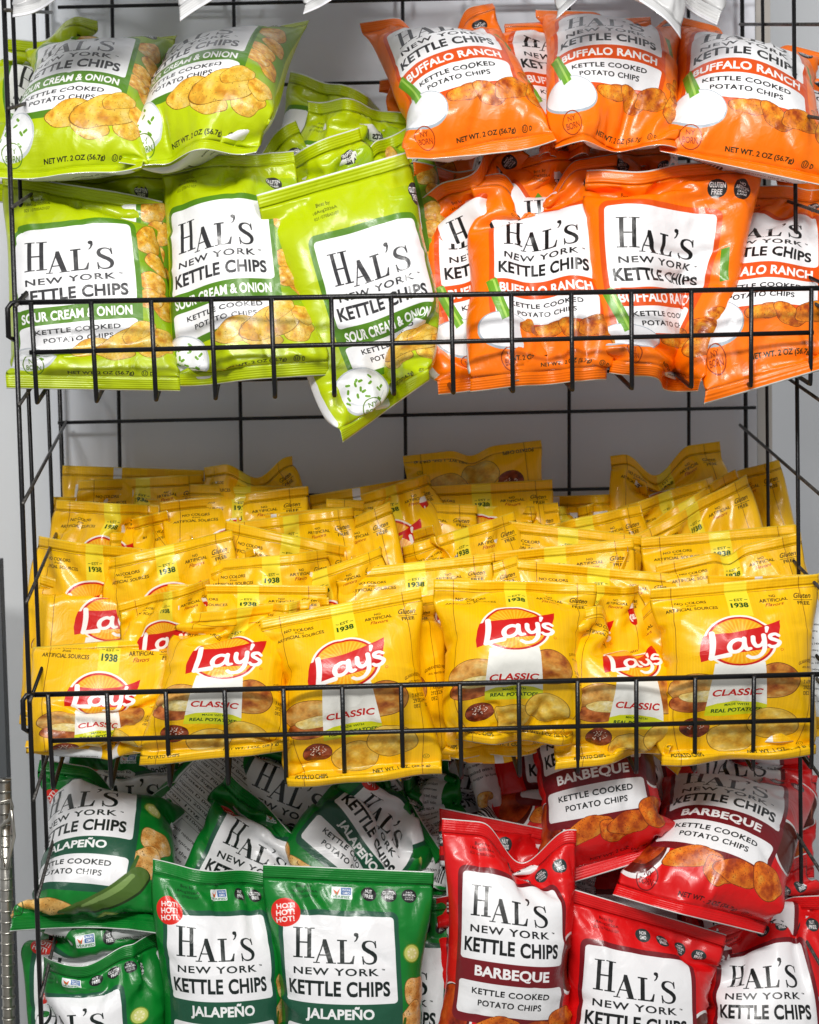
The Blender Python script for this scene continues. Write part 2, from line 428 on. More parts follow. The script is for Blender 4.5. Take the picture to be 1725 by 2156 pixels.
def nutrition_back(a, base, ink, name_ink, seed):
    """the back face, u 1..2"""
    W_ = (.90, .90, .90)
    a.rrect(1.10, .10, 1.90, .93, .03, W_)
    a.text('Nutrition Facts', 1.14, .13, 1.52, .165, ink, .03)
    a.poly([(1.13, .175), (1.54, .175), (1.54, .178), (1.13, .178)], ink)
    for i, t in enumerate(('Serving size 1 bag', 'Calories 280', 'Total Fat 16g', 'Saturated Fat 2g', 'Trans Fat 0g', 'Cholesterol 0mg', 'Sodium 330mg', 'Total Carb 31g', 'Dietary Fiber 2g', 'Total Sugars 2g', 'Protein 4g', 'Vitamin D 0mcg', 'Calcium 20mg', 'Iron 1mg', 'Potassium 610mg')):
        b = i == 1; y = .19 + i * .033
        a.text(t, 1.14, y, 1.14 + (.34 if b else .22 + .008 * len(t)), y + (.027 if b else .017), ink, .03 if b else .01)
        a.poly([(1.13, y + .026), (1.54, y + .026), (1.54, y + .0275), (1.13, y + .0275)], ink)
    a.poly([(1.125, .12), (1.13, .12), (1.13, .70), (1.125, .70)], ink); a.poly([(1.545, .12), (1.55, .12), (1.55, .70), (1.545, .70)], ink)
    serif_name(a, 1.60, .13, 1.84, .19, ink)
    a.text('NEW YORK', 1.62, .20, 1.83, .215, ink, .03, spacing=1.1)
    tiny_lines(a, 1.58, .25, 1.87, .52, 9, ink, seed)
    a.chip(1.73, .60, .08, .06, 20, (.95, .75, .35), (.75, .45, .12), seed)
    tiny_lines(a, 1.15, .72, 1.52, .90, 6, ink, seed + 3)
    r = np.random.default_rng(seed); x = 1.60
    while x < 1.85:
        wd = r.choice([.004, .008, .012]); a.poly([(x, .70), (x + wd, .70), (x + wd, .88), (x, .88)], (.1, .1, .1)); x += wd + r.choice([.004, .008])

def kettle_art(name, base, border, ink, band, kind):
    a = Art(base); W_ = (.955, .955, .965)
    # faint tonal variation of the print
    if kind == 'onion':
        a.grad(.60, .10, 1.0, .80, (.36, .55, .13), lambda x, y: np.clip(x * 1.6, 0, 1) * np.clip(1.2 - abs(y - .45) * 2.1, 0, .85))
        a.grad(0, .60, .5, .95, (.45, .60, .10), lambda x, y: np.clip(1 - x * 2, 0, 1) * .25)
    # pictures behind the panel
    if kind == 'onion':
        for i, (u, v, ru, rv, ro) in enumerate(((.86, .27, .085, .10, 30), (.90, .37, .075, .09, -20), (.85, .47, .085, .085, 40), (.91, .58, .07, .10, 0), (.83, .55, .08, .07, 10))):
            a.chip(u, v, ru, rv, ro, (.95, .72, .25), (.80, .50, .12), 10 + i, speck=(.62, .48, .15))
    if kind == 'bbq':
        a.ell(.07, .795, .165, .190, (.93, .93, .93)); a.ell(.07, .79, .150, .172, (.36, .08, .05))
        a.chip(.075, .775, .135, .14, 0, (.76, .25, .06), (.46, .10, .05), 120, light=(.88, .42, .14))
        a.ell(.86, .56, .155, .20, (.92, .92, .92)); a.ell(.865, .56, .138, .182, (.36, .12, .07))
        a.stroke([(.93, .47), (.955, .53), (.95, .60)], [4, 5, 3], (.62, .35, .25))
    if kind == 'pepper':
        for i, (u, v) in enumerate(((.90, .53), (.86, .64))):
            a.chip(u, v, .10, .11, 20 * i, (.93, .72, .42), (.80, .52, .22), 30 + i, speck=(.5, .35, .15), lump=1.4)
        for i, (u, v, r) in enumerate(((.865, .365, .062),)):
            slice_(a, u, v, r)
    # the panel
    a.rrect(.095, .190, .785, .790, .045, border)
    a.rrect(.125, .212, .755, .560, .022, W_)
    a.rrect(.125, .645, .755, .765, .022, W_)
    serif_name(a, .175, .262, .665, .408, ink)
    a.text('NEW YORK', .185, .423, .655, .452, ink, .022, spacing=1.15)
    a.text('TM', .672, .424, .690, .430, ink, .02)
    a.text('KETTLE CHIPS', .150, .473, .715, .532, ink, .035, spacing=1.06)
    bt = {'onion': 'SOUR CREAM & ONION', 'ranch': 'BUFFALO RANCH', 'pepper': 'JALAPEÑO', 'bbq': 'BARBEQUE'}[kind]
    hw = {'onion': .290, 'ranch': .285, 'pepper': .185, 'bbq': .215}[kind]
    top = .580 if kind != 'pepper' else .568
    a.text(bt, .44 - hw, top, .44 + hw, .628, (.97, .97, .97), .035, spacing=1.03)
    a.text('KETTLE COOKED', .215, .668, .665, .692, ink, .025, spacing=1.1)
    a.text('POTATO CHIPS', .255, .712, .625, .736, ink, .025, spacing=1.1)
    # pictures in front of the panel
    if kind == 'onion':
        a.ell(.135, .835, .17, .145, (.80, .82, .84)); a.ell(.135, .832, .158, .132, (.955, .96, .965))
        a.stroke([(.02, .86), (.10, .885), (.2, .88), (.26, .85)], [3, 4, 4, 2], (.86, .87, .89))
        r = np.random.default_rng(3)
        for i in range(16):
            u = .03 + r.random() * .24; v = .775 + r.random() * .10
            a.stroke([(u, v), (u + .016 * math.cos(i), v + .011 * math.sin(i))], [5, 5], (.42, .62, .12))
        for i, (u, v, ru, rv, ro) in enumerate(((.50, .80, .15, .09, -8), (.62, .85, .13, .09, 20), (.84, .83, .11, .10, 10), (.70, .775, .20, .125, -28), (.90, .74, .08, .10, 0), (.76, .70, .12, .07, -40))):
            a.chip(u, .745 + (v - .745) * .72, ru * .94, rv * .80, ro, (.97, .78, .27), (.86, .58, .14), 50 + i, light=(1.0, .90, .55), speck=(.66, .52, .16), lump=1.5)
    if kind == 'ranch':
        a.poly([(.075, .565), (.135, .555), (.215, .745), (.15, .765)], (.40, .62, .12)); a.poly([(.10, .56), (.118, .557), (.195, .75), (.175, .757)], (.60, .78, .30))
        a.ell(.175, .80, .175, .115, (.66, .70, .74), 10); a.ell(.178, .797, .165, .105, (.93, .93, .94), 10)
        a.poly([(.092, .57), (.14, .56), (.205, .745), (.155, .76)], (.43, .66, .16)); a.poly([(.115, .565), (.127, .562), (.19, .75), (.178, .752)], (.66, .82, .36))
        a.poly([(.80, .34), (.845, .325), (.885, .47), (.84, .485)], (.36, .58, .12))
        for i, (u, v, ru, rv, ro) in enumerate(((.46, .805, .11, .055, 0), (.60, .825, .10, .075, 30), (.74, .805, .13, .075, -10), (.91, .80, .09, .13, 10), (.88, .70, .08, .08, 0), (.92, .60, .06, .09, 20))):
            a.chip(u, .745 + (v - .745) * .72, ru * .94, rv * .80, ro, (.92, .52, .08), (.68, .28, .04), 70 + i, light=(.99, .72, .22), speck=(.55, .18, .05), lump=1.5)
    if kind == 'pepper':
        a.chip(.33, .865, .19, .075, 4, (.95, .74, .40), (.82, .54, .20), 90, light=(1, .88, .62), speck=(.5, .35, .15)); a.chip(.07, .89, .09, .12, 0, (.93, .70, .36), (.8, .5, .2), 91, speck=(.5, .35, .15))
        a.stroke([(.80, .625), (.79, .66), (.78, .69)], [6, 7, 9], (.22, .38, .08))
        pts = [(.83, .71), (.80, .745), (.73, .79), (.62, .835), (.50, .865), (.44, .875)]
        a.stroke(pts, [44, 50, 46, 40, 30, 18], (.13, .22, .07)); a.stroke([(p[0] - .004, p[1] - .004) for p in pts], [40, 45, 41, 35, 25, 13], (.30, .42, .16))
        a.stroke([(.79, .715), (.74, .76), (.64, .81), (.55, .84)], [10, 13, 11, 6], (.50, .62, .34))
        slice_(a, .73, .925 - .02, .075)
        a.ell(.135, .205, .088, .088, (.90, .17, .12))
        for k in range(3): a.text('HOT!', .082, .168 + k * .027, .190, .190 + k * .027, (1, .95, .93), .03, rot=-8)
        a.rrect(.40, .088, .52, .140, .006, (.92, .94, .94)); a.poly([(.455, .092), (.514, .092), (.514, .123), (.455, .123)], (.25, .42, .66))
        a.poly([(.41, .10), (.432, .112), (.45, .095), (.437, .125), (.42, .12)], (.85, .35, .15)); a.stroke([(.43, .115), (.425, .13)], [2, 2], (.3, .55, .25))
        a.text('NON', .465, .095, .505, .106, (.95, .95, .97), .03); a.text('GMO', .465, .109, .505, .120, (.95, .95, .97), .03)
        a.text('VERIFIED', .405, .127, .515, .137, (.25, .5, .3), .02)
        badge(a, .615, .118, ('NUT', 'FREE')); badge(a, .735, .118, ('GLUTEN', 'FREE')); badge(a, .855, .118, ('NO', 'ARTIFICIAL', 'COLORS OR', 'FLAVORS'))
    if kind == 'bbq':
        for i, (u, v, ru, rv, ro) in enumerate(((.36, .83, .16, .075, -12), (.52, .86, .10, .08, 30), (.62, .835, .13, .085, -6), (.80, .80, .12, .11, 0))):
            a.chip(u, .745 + (v - .745) * .72, ru * .94, rv * .80, ro, (.94, .48, .10), (.70, .26, .05), 130 + i, light=(.99, .68, .25), speck=(.6, .18, .05), lump=1.4)
    if kind != 'pepper':
        cbn = (.14, .14, .15) if kind != 'bbq' else (.17, .22, .22)
        if kind == 'bbq':
            badge(a, .47, .125, ('NON', 'GMO'), col=cbn); badge(a, .60, .130, ('GLUTEN', 'FREE'), col=cbn); badge(a, .73, .135, ('NO', 'ARTIFICIAL', 'COLORS OR', 'FLAVORS'), col=cbn); badge(a, .86, .140, ('NUT', 'FREE'), col=cbn)
        elif kind == 'onion': badge(a, .83, .125, ('GLUTEN', 'FREE'), .052, (.22, .22, .22))
        else: badge(a, .74, .115, ('GLUTEN', 'FREE'), .052, cbn); badge(a, .88, .110, ('NO', 'ARTIFICIAL', 'COLORS OR', 'FLAVORS'), .052, cbn)
    dk = tuple(c * .45 for c in base)
    a.text('Best by', .195, .085, .285, .102, dk, .01); a.text('18Aug2026A', .165, .108, .320, .123, dk, .01); a.text('0211070BA0107', .165, .130, .320, .141, dk, .005)
    # stamp and net weight
    st = {'onion': (.36, .50, .06), 'ranch': (.62, .22, .02), 'pepper': (.06, .25, .10), 'bbq': (.45, .03, .05)}[kind]
    a.ring(.165, .905, .060, .006, st); a.text('NY', .14, .882, .19, .900, st, .02); a.text('BORN', .122, .906, .208, .926, st, .02)
    nk = (.16, .17, .08) if kind in ('onion', 'ranch') else tuple(c * .35 for c in base)
    a.text('NET WT. 2 OZ (56.7g)', .36, .918, .74, .938, nk, .03)
    a.ring(.80, .928, .017, .004, nk); a.text('U', .792, .921, .808, .935, nk, .02); a.text('D', .83, .921, .848, .936, nk, .03)
    # colour dots and cut edges on the seals
    for i, c in enumerate(((.12, .12, .12), (.9, .9, .9), (.95, .8, .1), (.9, .9, .9))): a.ell(1.30 + i * .09, .972, .02, .02, c)
    nutrition_back(a, base, (.15, .15, .15), ink, hash(kind) % 7 + 3 if False else {'onion': 3, 'ranch': 4, 'pepper': 5, 'bbq': 6}[kind])
    src = np.interp(np.linspace(0, 1, AH), (0, .26, .70, .90, 1), (0, .26, .736, .912, 1)) * (AH - 1)
    a.im = a.im[np.round(src).astype(int)]
    a.im[:5] = (.88, .89, .88); a.im[-5:] = (.88, .89, .88)
    return a.image(name)

def slice_(a, u, v, r):
    a.ell(u, v, r, r, (.42, .55, .16)); a.ell(u, v, r * .88, r * .88, (.76, .80, .40)); a.ell(u, v, r * .62, r * .62, (.86, .86, .55))
    for k in range(7):
        t = k * .9; a.ell(u + math.cos(t) * r * .42, v + math.sin(t) * r * .42 * AW / AH, r * .12, r * .09, (.95, .93, .75), rot=math.degrees(t))

def classic_art(name):
    base = (.988, .765, .025); a = Art(base)
    brown = (.42, .25, .02)
    st = np.sin(np.arange(2 * AW) * .55) * .010 + (vnoise(4, 2 * AW, 200, 3, 2)[1] - .5) * .05
    a.im *= (1 + st)[None, :, None]
    for u in (.12, .88): a.stroke([(u, .0), (u + .004, .30), (u - .003, .6), (u, 1)], [1.6] * 4, (.62, .42, .03))
    for v in (.062,): a.stroke([(0, v), (2, v)], [1.6, 1.6], (.60, .40, .04))
    # ribbon with the year
    a.poly([(.435, .0), (.57, .0), (.57, .20), (.435, .20)], (.985, .885, .20))
    ink = (.20, .16, .03)
    a.text('EST', .478, .098, .53, .113, (.25, .35, .08), .02); a.stroke([(.452, .106), (.468, .106)], [1.6, 1.6], (.25, .35, .08)); a.stroke([(.54, .106), (.556, .106)], [1.6, 1.6], (.25, .35, .08))
    a.text('1938', .452, .122, .555, .152, (.12, .30, .08), .04)
    a.text('NO COLORS', .135, .095, .315, .112, ink, .02); a.text('from', .20, .117, .255, .127, ink, .01, shear=.3); a.text('ARTIFICIAL SOURCES', .075, .134, .375, .152, ink, .02)
    a.text('NO', .69, .088, .73, .102, ink, .02); a.text('ARTIFICIAL', .625, .108, .795, .125, ink, .02); a.text('Flavors', .655, .131, .765, .149, (.62, .15, .05), .01, shear=.4)
    a.text('Gluten', .835, .090, .945, .116, ink, .015, shear=.4); a.stroke([(.83, .124), (.95, .124)], [1.2, 1.2], ink); a.text('FREE', .85, .131, .93, .149, ink, .02)
    # potatoes, chips, trapezoid
    pot = ((.90, .66, .32), (.70, .42, .14)); sk = ((.80, .44, .20), (.55, .24, .10))
    a.chip(.225, .55, .15, .115, -15, pot[0], pot[1], 201, light=(.99, .86, .55), lump=.5)
    a.chip(.665, .53, .135, .15, 20, (.86, .56, .22), (.66, .33, .12), 202, light=(.98, .80, .46), lump=.4)
    a.chip(.22, .64, .14, .07, 8, sk[0], sk[1], 203, light=(.95, .62, .35), lump=.5); a.chip(.27, .60, .12, .05, 6, (.99, .90, .58), (.93, .75, .35), 204, lump=.4)
    a.chip(.235, .775, .09, .085, 0, (.58, .24, .12), (.36, .12, .06), 205, light=(.85, .50, .35), lump=.3)
    r = np.random.default_rng(5)
    for i in range(40):
        t, q = r.random() * 6.3, math.sqrt(r.random()) * .05; a.ell(.24 + math.cos(t) * q, .762 + math.sin(t) * q * .55, .0032, .003, (.97, .93, .88))
    a.poly([(.335, .43), (.60, .43), (.645, .715), (.29, .715)], (.965, .96, .93))
    a.poly([(.2975, .66), (.36, .645), (.47, .638), (.58, .645), (.6365, .66), (.645, .715), (.29, .715)], (.86, .88, .12))
    a.text('MADE WITH', .40, .650, .535, .662, (.15, .32, .08), .02); a.text('REAL POTATOES', .325, .676, .61, .697, (.12, .28, .08), .035, shear=.1)
    a.text('CLASSIC', .33, .570, .605, .607, (.80, .09, .07), .03, shear=.15, spacing=1.05)
    ch = ((.96, .80, .32), (.88, .66, .18))
    a.chip(.46, .835, .155, .135, -5, ch[0], ch[1], 210, light=(1, .90, .55), lump=.5)
    a.chip(.69, .765, .155, .135, 20, ch[0], ch[1], 211, light=(1, .90, .55), lump=.5)
    # round mark
    a.ell(.475, .325, .200, .200, (.98, .96, .92)); a.ell(.475, .325, .186, .186, (.80, .10, .08)); a.ell(.475, .325, .172, .172, (.975, .66, .05))
    for k in range(40):
        t = k * math.pi / 20; c = (1.0, .84, .28)
        p = [(.475 + math.cos(t - .035) * .165, .325 + math.sin(t - .035) * .165 * AW / AH), (.475 + math.cos(t + .035) * .165, .325 + math.sin(t + .035) * .165 * AW / AH), (.475, .325)]
        a.poly(p, c, .55)
    a.ell(.475, .325, .06, .06, (1, .86, .30), a=.7)
    RB = [(.275, .295), (.34, .287), (.42, .285), (.50, .275), (.58, .262), (.67, .240), (.715, .226), (.708, .26), (.69, .30), (.685, .35), (.60, .370), (.52, .378), (.44, .384), (.36, .395), (.29, .415), (.262, .42), (.255, .38), (.262, .33)]
    a.poly(RB, (.82, .08, .07))
    Wh = (.985, .975, .96)
    def tr(x, y): return (.292 + x * .00385, .275 + y * .00175 - x * .00042)
    def st(p, r): a.stroke([tr(*q) for q in p], [x * 2.75 for x in r], Wh)
    st([(8, 6), (9, 30), (8, 55), (6, 76)], [4.2, 4.4, 4.2, 3.8]); st([(6, 76), (18, 75), (30, 74)], [4, 4, 4.6])            # L
    st([(50, 40), (42, 36), (34, 42), (31, 54), (34, 66), (42, 68), (49, 60), (52, 46)], [3.4, 3.2, 3.4, 3.8, 3.6, 3.2, 3, 3]); st([(52, 36), (52, 54), (55, 66), (60, 66)], [3.6, 3.6, 3.4, 2.6])   # a
    st([(65, 36), (65, 50), (69, 62), (76, 60), (80, 50)], [3.6, 3.6, 3.6, 3, 2.8]); st([(81, 34), (81, 56), (79, 76), (72, 90), (62, 92), (56, 86)], [3.6, 3.6, 3.4, 3.2, 3, 3])   # y
    st([(88, 14), (86, 26)], [3.2, 1.8])                                                                                # '
    st([(103, 42), (98, 36), (91, 38), (91, 46), (98, 53), (103, 60), (99, 69), (91, 70), (87, 65)], [2.8, 3, 3.2, 3.4, 3.4, 3.4, 3.2, 3, 2.8])  # s
    a.ring(.698, .372, .008, .002, (.8, .1, .1))
    a.text('GUARANTEED FRESH', .80, .415, .98, .432, brown, .02, arc=.018); a.text('UNTIL PRINTED DATE', .825, .452, .965, .462, brown, .02)
    a.text('7 APR2026', .83, .52, .95, .54, (.15, .12, .05), .005); a.text('2922234304', .83, .548, .97, .568, (.15, .12, .05), .005); a.text('082    18:41', .83, .576, .97, .596, (.15, .12, .05), .005)
    a.text('POTATO CHIPS', .06, .925, .27, .95, (.25, .24, .05), .03, rot=0); a.text('NET WT. 1 OZ. (28.3 g)', .55, .925, .93, .95, (.25, .24, .05), .03)
    a.ring(.90, .865, .018, .004, (.45, .45, .08)); a.text('U', .892, .859, .908, .872, (.45, .45, .08), .02)
    # back face
    a.poly([(1.60, 0), (1.72, 0), (1.72, 1), (1.60, 1)], (.97, .72, .05))
    a.rrect(1.10, .11, 1.30, .30, .01, (.95, .94, .90)); a.rrect(1.12, .14, 1.28, .25, .01, (.82, .08, .07))
    for (dx, t) in ((0, "Lay's"),): a.text(t, 1.14, .16, 1.26, .225, Wh, .04, shear=.15)
    a.poly([(1.36, .0), (1.42, .0), (1.42, 1), (1.36, 1)], (.93, .93, .93))
    a.rrect(1.50, .10, 1.84, .85, .01, (.93, .94, .95)); a.text('Nutrition Facts', 1.52, .13, 1.82, .17, (.1, .1, .1), .03)
    for i in range(16): a.text('Total Fat 10g   Sodium 140mg', 1.52, .20 + i * .037, 1.80 - (i % 3) * .03, .215 + i * .037, (.15, .15, .15), .01)
    for i in range(14): a.stroke([(1.12, .34 + i * .03), (1.33, .34 + i * .03)], [1.4, 1.4], brown)
    a.im[:4] = (.93, .80, .25); a.im[-4:] = (.90, .88, .80)
    return a.image(name)

def plain_art(name):
    a = Art((.80, .80, .80)); a.rrect(.1, .2, .8, .8, .04, (.70, .69, .68)); serif_name(a, .175, .262, .665, .408, (.15, .15, .15))
    a.text('NEW YORK', .185, .423, .655, .452, (.15, .15, .15), .022); a.text('KETTLE CHIPS', .150, .473, .715, .532, (.15, .15, .15), .035)
    a.text('NET WT. 2 OZ (56.7g)', .36, .918, .74, .938, (.2, .2, .2), .03)
    a.im[:6] = (.85, .85, .86); a.im[-14:] = (.86, .86, .88)
    return a.image(name)

def film(name, img, seal=False, rough=.31, metal=0.0, tint=None, ribs=110):
    m, nt, b = nodes(name)
    L = nt.links; N = nt.nodes.new
    t = N('ShaderNodeTexImage'); t.image = img; t.interpolation = 'Linear'; t.extension = 'REPEAT'
    uv = N('ShaderNodeUVMap'); uv.uv_map = 'UVMap'; L.new(uv.outputs['UV'], t.inputs['Vector'])
    if tint:
        mx = N('ShaderNodeMix'); mx.data_type = 'RGBA'; mx.blend_type = 'MULTIPLY'; mx.inputs[0].default_value = 1
        L.new(t.outputs['Color'], mx.inputs[6]); mx.inputs[7].default_value = tint + (1,); L.new(mx.outputs[2], b.inputs['Base Color'])
    else: L.new(t.outputs['Color'], b.inputs['Base Color'])
    b.inputs['Metallic'].default_value = metal
    b.inputs['Roughness'].default_value = rough; b.inputs['Specular IOR Level'].default_value = .42
    b.inputs['Coat Weight'].default_value = .16; b.inputs['Coat Roughness'].default_value = .10
    tc = N('ShaderNodeTexCoord')
    n1 = N('ShaderNodeTexNoise'); n1.inputs['Scale'].default_value = 34; n1.inputs['Detail'].default_value = 3; n1.inputs['Distortion'].default_value = 1.2
    n2 = N('ShaderNodeTexNoise'); n2.noise_type = 'RIDGED_MULTIFRACTAL'; n2.inputs['Scale'].default_value = 16; n2.inputs['Detail'].default_value = 2.5
    L.new(tc.outputs['Object'], n1.inputs['Vector']); L.new(tc.outputs['Object'], n2.inputs['Vector'])
    ad = N('ShaderNodeMath'); ad.operation = 'MULTIPLY_ADD'; ad.inputs[1].default_value = .35
    L.new(n2.outputs['Fac'], ad.inputs[0]); L.new(n1.outputs['Fac'], ad.inputs[2])
    # shallow facets of crumpled film
    wn = N('ShaderNodeTexNoise'); wn.inputs['Scale'].default_value = 14; L.new(tc.outputs['Object'], wn.inputs['Vector'])
    wm = N('ShaderNodeMix'); wm.data_type = 'RGBA'; wm.blend_type = 'LINEAR_LIGHT'; wm.inputs[0].default_value = .06
    L.new(tc.outputs['Object'], wm.inputs[6]); L.new(wn.outputs['Color'], wm.inputs[7])
    vo = N('ShaderNodeTexVoronoi'); vo.inputs['Scale'].default_value = 24; L.new(wm.outputs[2], vo.inputs['Vector'])
    a2 = N('ShaderNodeMath'); a2.operation = 'MULTIPLY_ADD'; a2.inputs[1].default_value = 1.1
    L.new(vo.outputs['Distance'], a2.inputs[0]); L.new(ad.outputs[0], a2.inputs[2]); ad = a2
    bp = N('ShaderNodeBump'); bp.inputs['Strength'].default_value = .55; bp.inputs['Distance'].default_value = .0022
    L.new(ad.outputs[0], bp.inputs['Height'])
    out = bp
    if seal:
        sp = N('ShaderNodeSeparateXYZ'); L.new(uv.outputs['UV'], sp.inputs[0])
        mu = N('ShaderNodeMath'); mu.operation = 'MULTIPLY'; mu.inputs[1].default_value = 2 * math.pi * ribs; L.new(sp.outputs['Y'], mu.inputs[0])
        sn = N('ShaderNodeMath'); sn.operation = 'SINE'; L.new(mu.outputs[0], sn.inputs[0])
        b2 = N('ShaderNodeBump'); b2.inputs['Strength'].default_value = .35 if ribs > 80 else .16; b2.inputs['Distance'].default_value = .0005
        L.new(sn.outputs[0], b2.inputs['Height']); L.new(bp.outputs['Normal'], b2.inputs['Normal']); out = b2
    L.new(out.outputs['Normal'], b.inputs['Normal'])
    return m

ART = {
    'onion': kettle_art('onion_print', (.725, .800, .0), (.33, .52, .10), (.20, .20, .21), None, 'onion'),
    'ranch': kettle_art('ranch_print', (1.0, .47, .0), (.88, .32, .05), (.07, .07, .07), None, 'ranch'),
    'pepper': kettle_art('pepper_print', (.045, .485, .165), (.13, .34, .25), (.09, .13, .12), None, 'pepper'),
    'bbq': kettle_art('barbeque_print', (.875, .075, .085), (.47, .09, .12), (.08, .09, .09), None, 'bbq'),
    'classic': classic_art('classic_print'), 'white': plain_art('white_print'),
}
FILM = {k: film(k + '_film', im) for k, im in ART.items()}
SEAL = {k: film(k + '_seal_film', im, True, .34, ribs=(62 if k == 'classic' else 100)) for k, im in ART.items()}
M_FOIL = plain('silver_foil', (.62, .63, .65), .22, .9, .1, 60, .3, 90)
# ------------------------------------------------------------------ the bags: every one is a sealed film pouch, filled and crumpled by its own small cloth solve
NU, NV, SR = 29, 39, 2       # grid of one face; SR rows make a seal
SPEC = []
def bag(kind, name, tl, tr, br, bl, yt, yb, label, cat='chip bag', group=None, **k):
    """corners in picture pixels (top left, top right, bottom right, bottom left); yt, yb = depth of the top and bottom seal"""
    ytl, ytr = yt if isinstance(yt, tuple) else (yt, yt); ybl, ybr = yb if isinstance(yb, tuple) else (yb, yb)
    cs = [at(*tl, ytl), at(*tr, ytr), at(*br, ybr), at(*bl, ybl)]
    SPEC.append(dict(kind=kind, name=name, cs=cs, label=label, cat=cat, group=group, k=k))
SMALL_W, SMALL_H = .160, .200
def small(tl, tr, y, label, lean=14, name='classic_chip_bag', hh=1.0, **k):
    """a small yellow bag of the heap, given by its top seal; the rest of it stands down into the heap, leaning back"""
    yl, yr = y if isinstance(y, tuple) else (y, y)
    a = at(*tl, yl); b = at(*tr, yr); e = b - a; L = e.length
    ex = e.normalized(); n = Vector((0, 1, 0)); n = (n - ex * n.dot(ex)).normalized(); dn = ex.cross(n)
    if dn.z > 0: dn = -dn
    dn = (dn + Vector((0, 0, -1.3))).normalized()
    c, s = math.cos(R(lean)), math.sin(R(lean))
    dv = (dn * c - n * s) * (SMALL_H * hh)
    dv.y = max(dv.y, .05 - min(yl, yr)); k.setdefault('slab', .009); k.setdefault('p', .7)
    fl = at((tl[0] + tr[0]) / 2, 1535, min(yl, yr)).z
    hs = min(1.0, max(.7, ((a.z + b.z) / 2 - fl) / -dv.z)); dv = dv * hs; k['hs'] = hs
    m = (a + b) / 2; half = ex * (max(L, SMALL_W * .86) / 2)
    cs = [a, b, m + half + dv, m - half + dv]
    SPEC.append(dict(kind='classic', name=name, cs=cs, label=label, cat='chip bag', group='small yellow chip bags heaped on the middle shelf', k=k))

def LIM(key):
    zt, Yt, zb, Yb = BASK[key]
    return (Yt + .0065, (Yb - Yt) / (zt - zb), zt)
L1, L2, L3 = LIM(1), LIM(2), LIM(3)
GL = 'lime green chip bags on the top shelf'; GO = 'orange chip bags on the top shelf'; GJ = 'green jalapeno chip bags on the bottom shelf'
GR = 'red barbeque chip bags on the bottom shelf'; GW = 'pale chip bags hanging over the top edge'
N1, N2, N3, N4 = 'onion_chip_bag', 'ranch_chip_bag', 'jalapeno_chip_bag', 'barbeque_chip_bag'

# top shelf, lime bags
bag('onion', N1, (10, 80), (205, 42), (235, 370), (-22, 425), .27, .16, 'lime green bag at the very back left corner of the top shelf', group=GL, slab=.013)
bag('onion', N1, (60, 102), (373, 74), (298, 352), (-34, 372), .255, .05, 'lime green bag lying back at upper left, net weight line above its seal', group=GL, kt=((.62, .012, .3, -.012),), ft=.3, even=1, p=1.15)
bag('onion', N1, (330, 104), (652, 42), (540, 320), (250, 342), .255, .05, 'lime green bag lying back with a high pointed right corner, its left neighbour lying lower', group=GL, kt=((.35, .018, .3, -.02),), p=1.1, even=1)
bag('onion', N1, (4, 362), (342, 424), (380, 824), (14, 818), (.130, .125), .036, 'leftmost lime green bag standing behind the basket wires with a sagging top seal', group=GL, lim=L1, kt=((.50, .006, .3, .012),), seed=15, slab=.05, sf=.013, p=1.9, fb=.6, vs=0.06)
bag('onion', N1, (90, 356), (346, 350), (350, 800), (60, 810), .15, .085, 'lime green bag mostly hidden, its black dot showing between the two front left bags', group=GL, slab=.013)
bag('onion', N1, (338, 345), (618, 317), (694, 790), (378, 814), (.130, .125), .036, 'upright lime green bag second from the left behind the basket wires', group=GL, lim=L1, kt=((.45, .006, .25, .012),), seed=21, slab=.05, sf=.013, p=1.9, fb=.6, vs=0.035)
bag('onion', N1, (540, 410), (858, 319), (905, 800), (722, 932), (.075, .105), .012, 'tilted lime green bag whose lower corner pokes down through the basket wires', group=GL, lim=L1, seed=9, shift=-.15, slab=.05, sf=.013, p=1.9, fb=.6, vs=0.06)
bag('onion', N1, (500, 374), (756, 268), (850, 740), (620, 770), (.155, .165), .11, 'lime green bag with a date code at its top, behind the tilted bag', group=GL, slab=.013)
bag('onion', N1, (420, 392), (622, 252), (740, 640), (600, 690), (.19, .21), .14, 'lime green bag with a steep narrow top seal beside the high pointed bag', group=GL, kt=((.5, .02, .3, .02),), slab=.013)
bag('onion', N1, (612, 150), (806, 236), (760, 640), (520, 560), .29, .22, 'lime green bag leaning at the back, its long top edge sloping right', group=GL, shift=.5, slab=.013)
bag('onion', N1, (648, 212), (864, 240), (900, 680), (650, 690), .235, .18, 'crumpled lime green bag second from the back in the middle pile', group=GL, shift=.1, slab=.022)
bag('onion', N1, (640, 352), (866, 262), (920, 700), (740, 740), (.175, .185), .125, 'lime green bag with a black gluten free dot next to the orange bags', group=GL, kt=((.4, .02, .3, -.02),), shift=-.05, slab=.013)

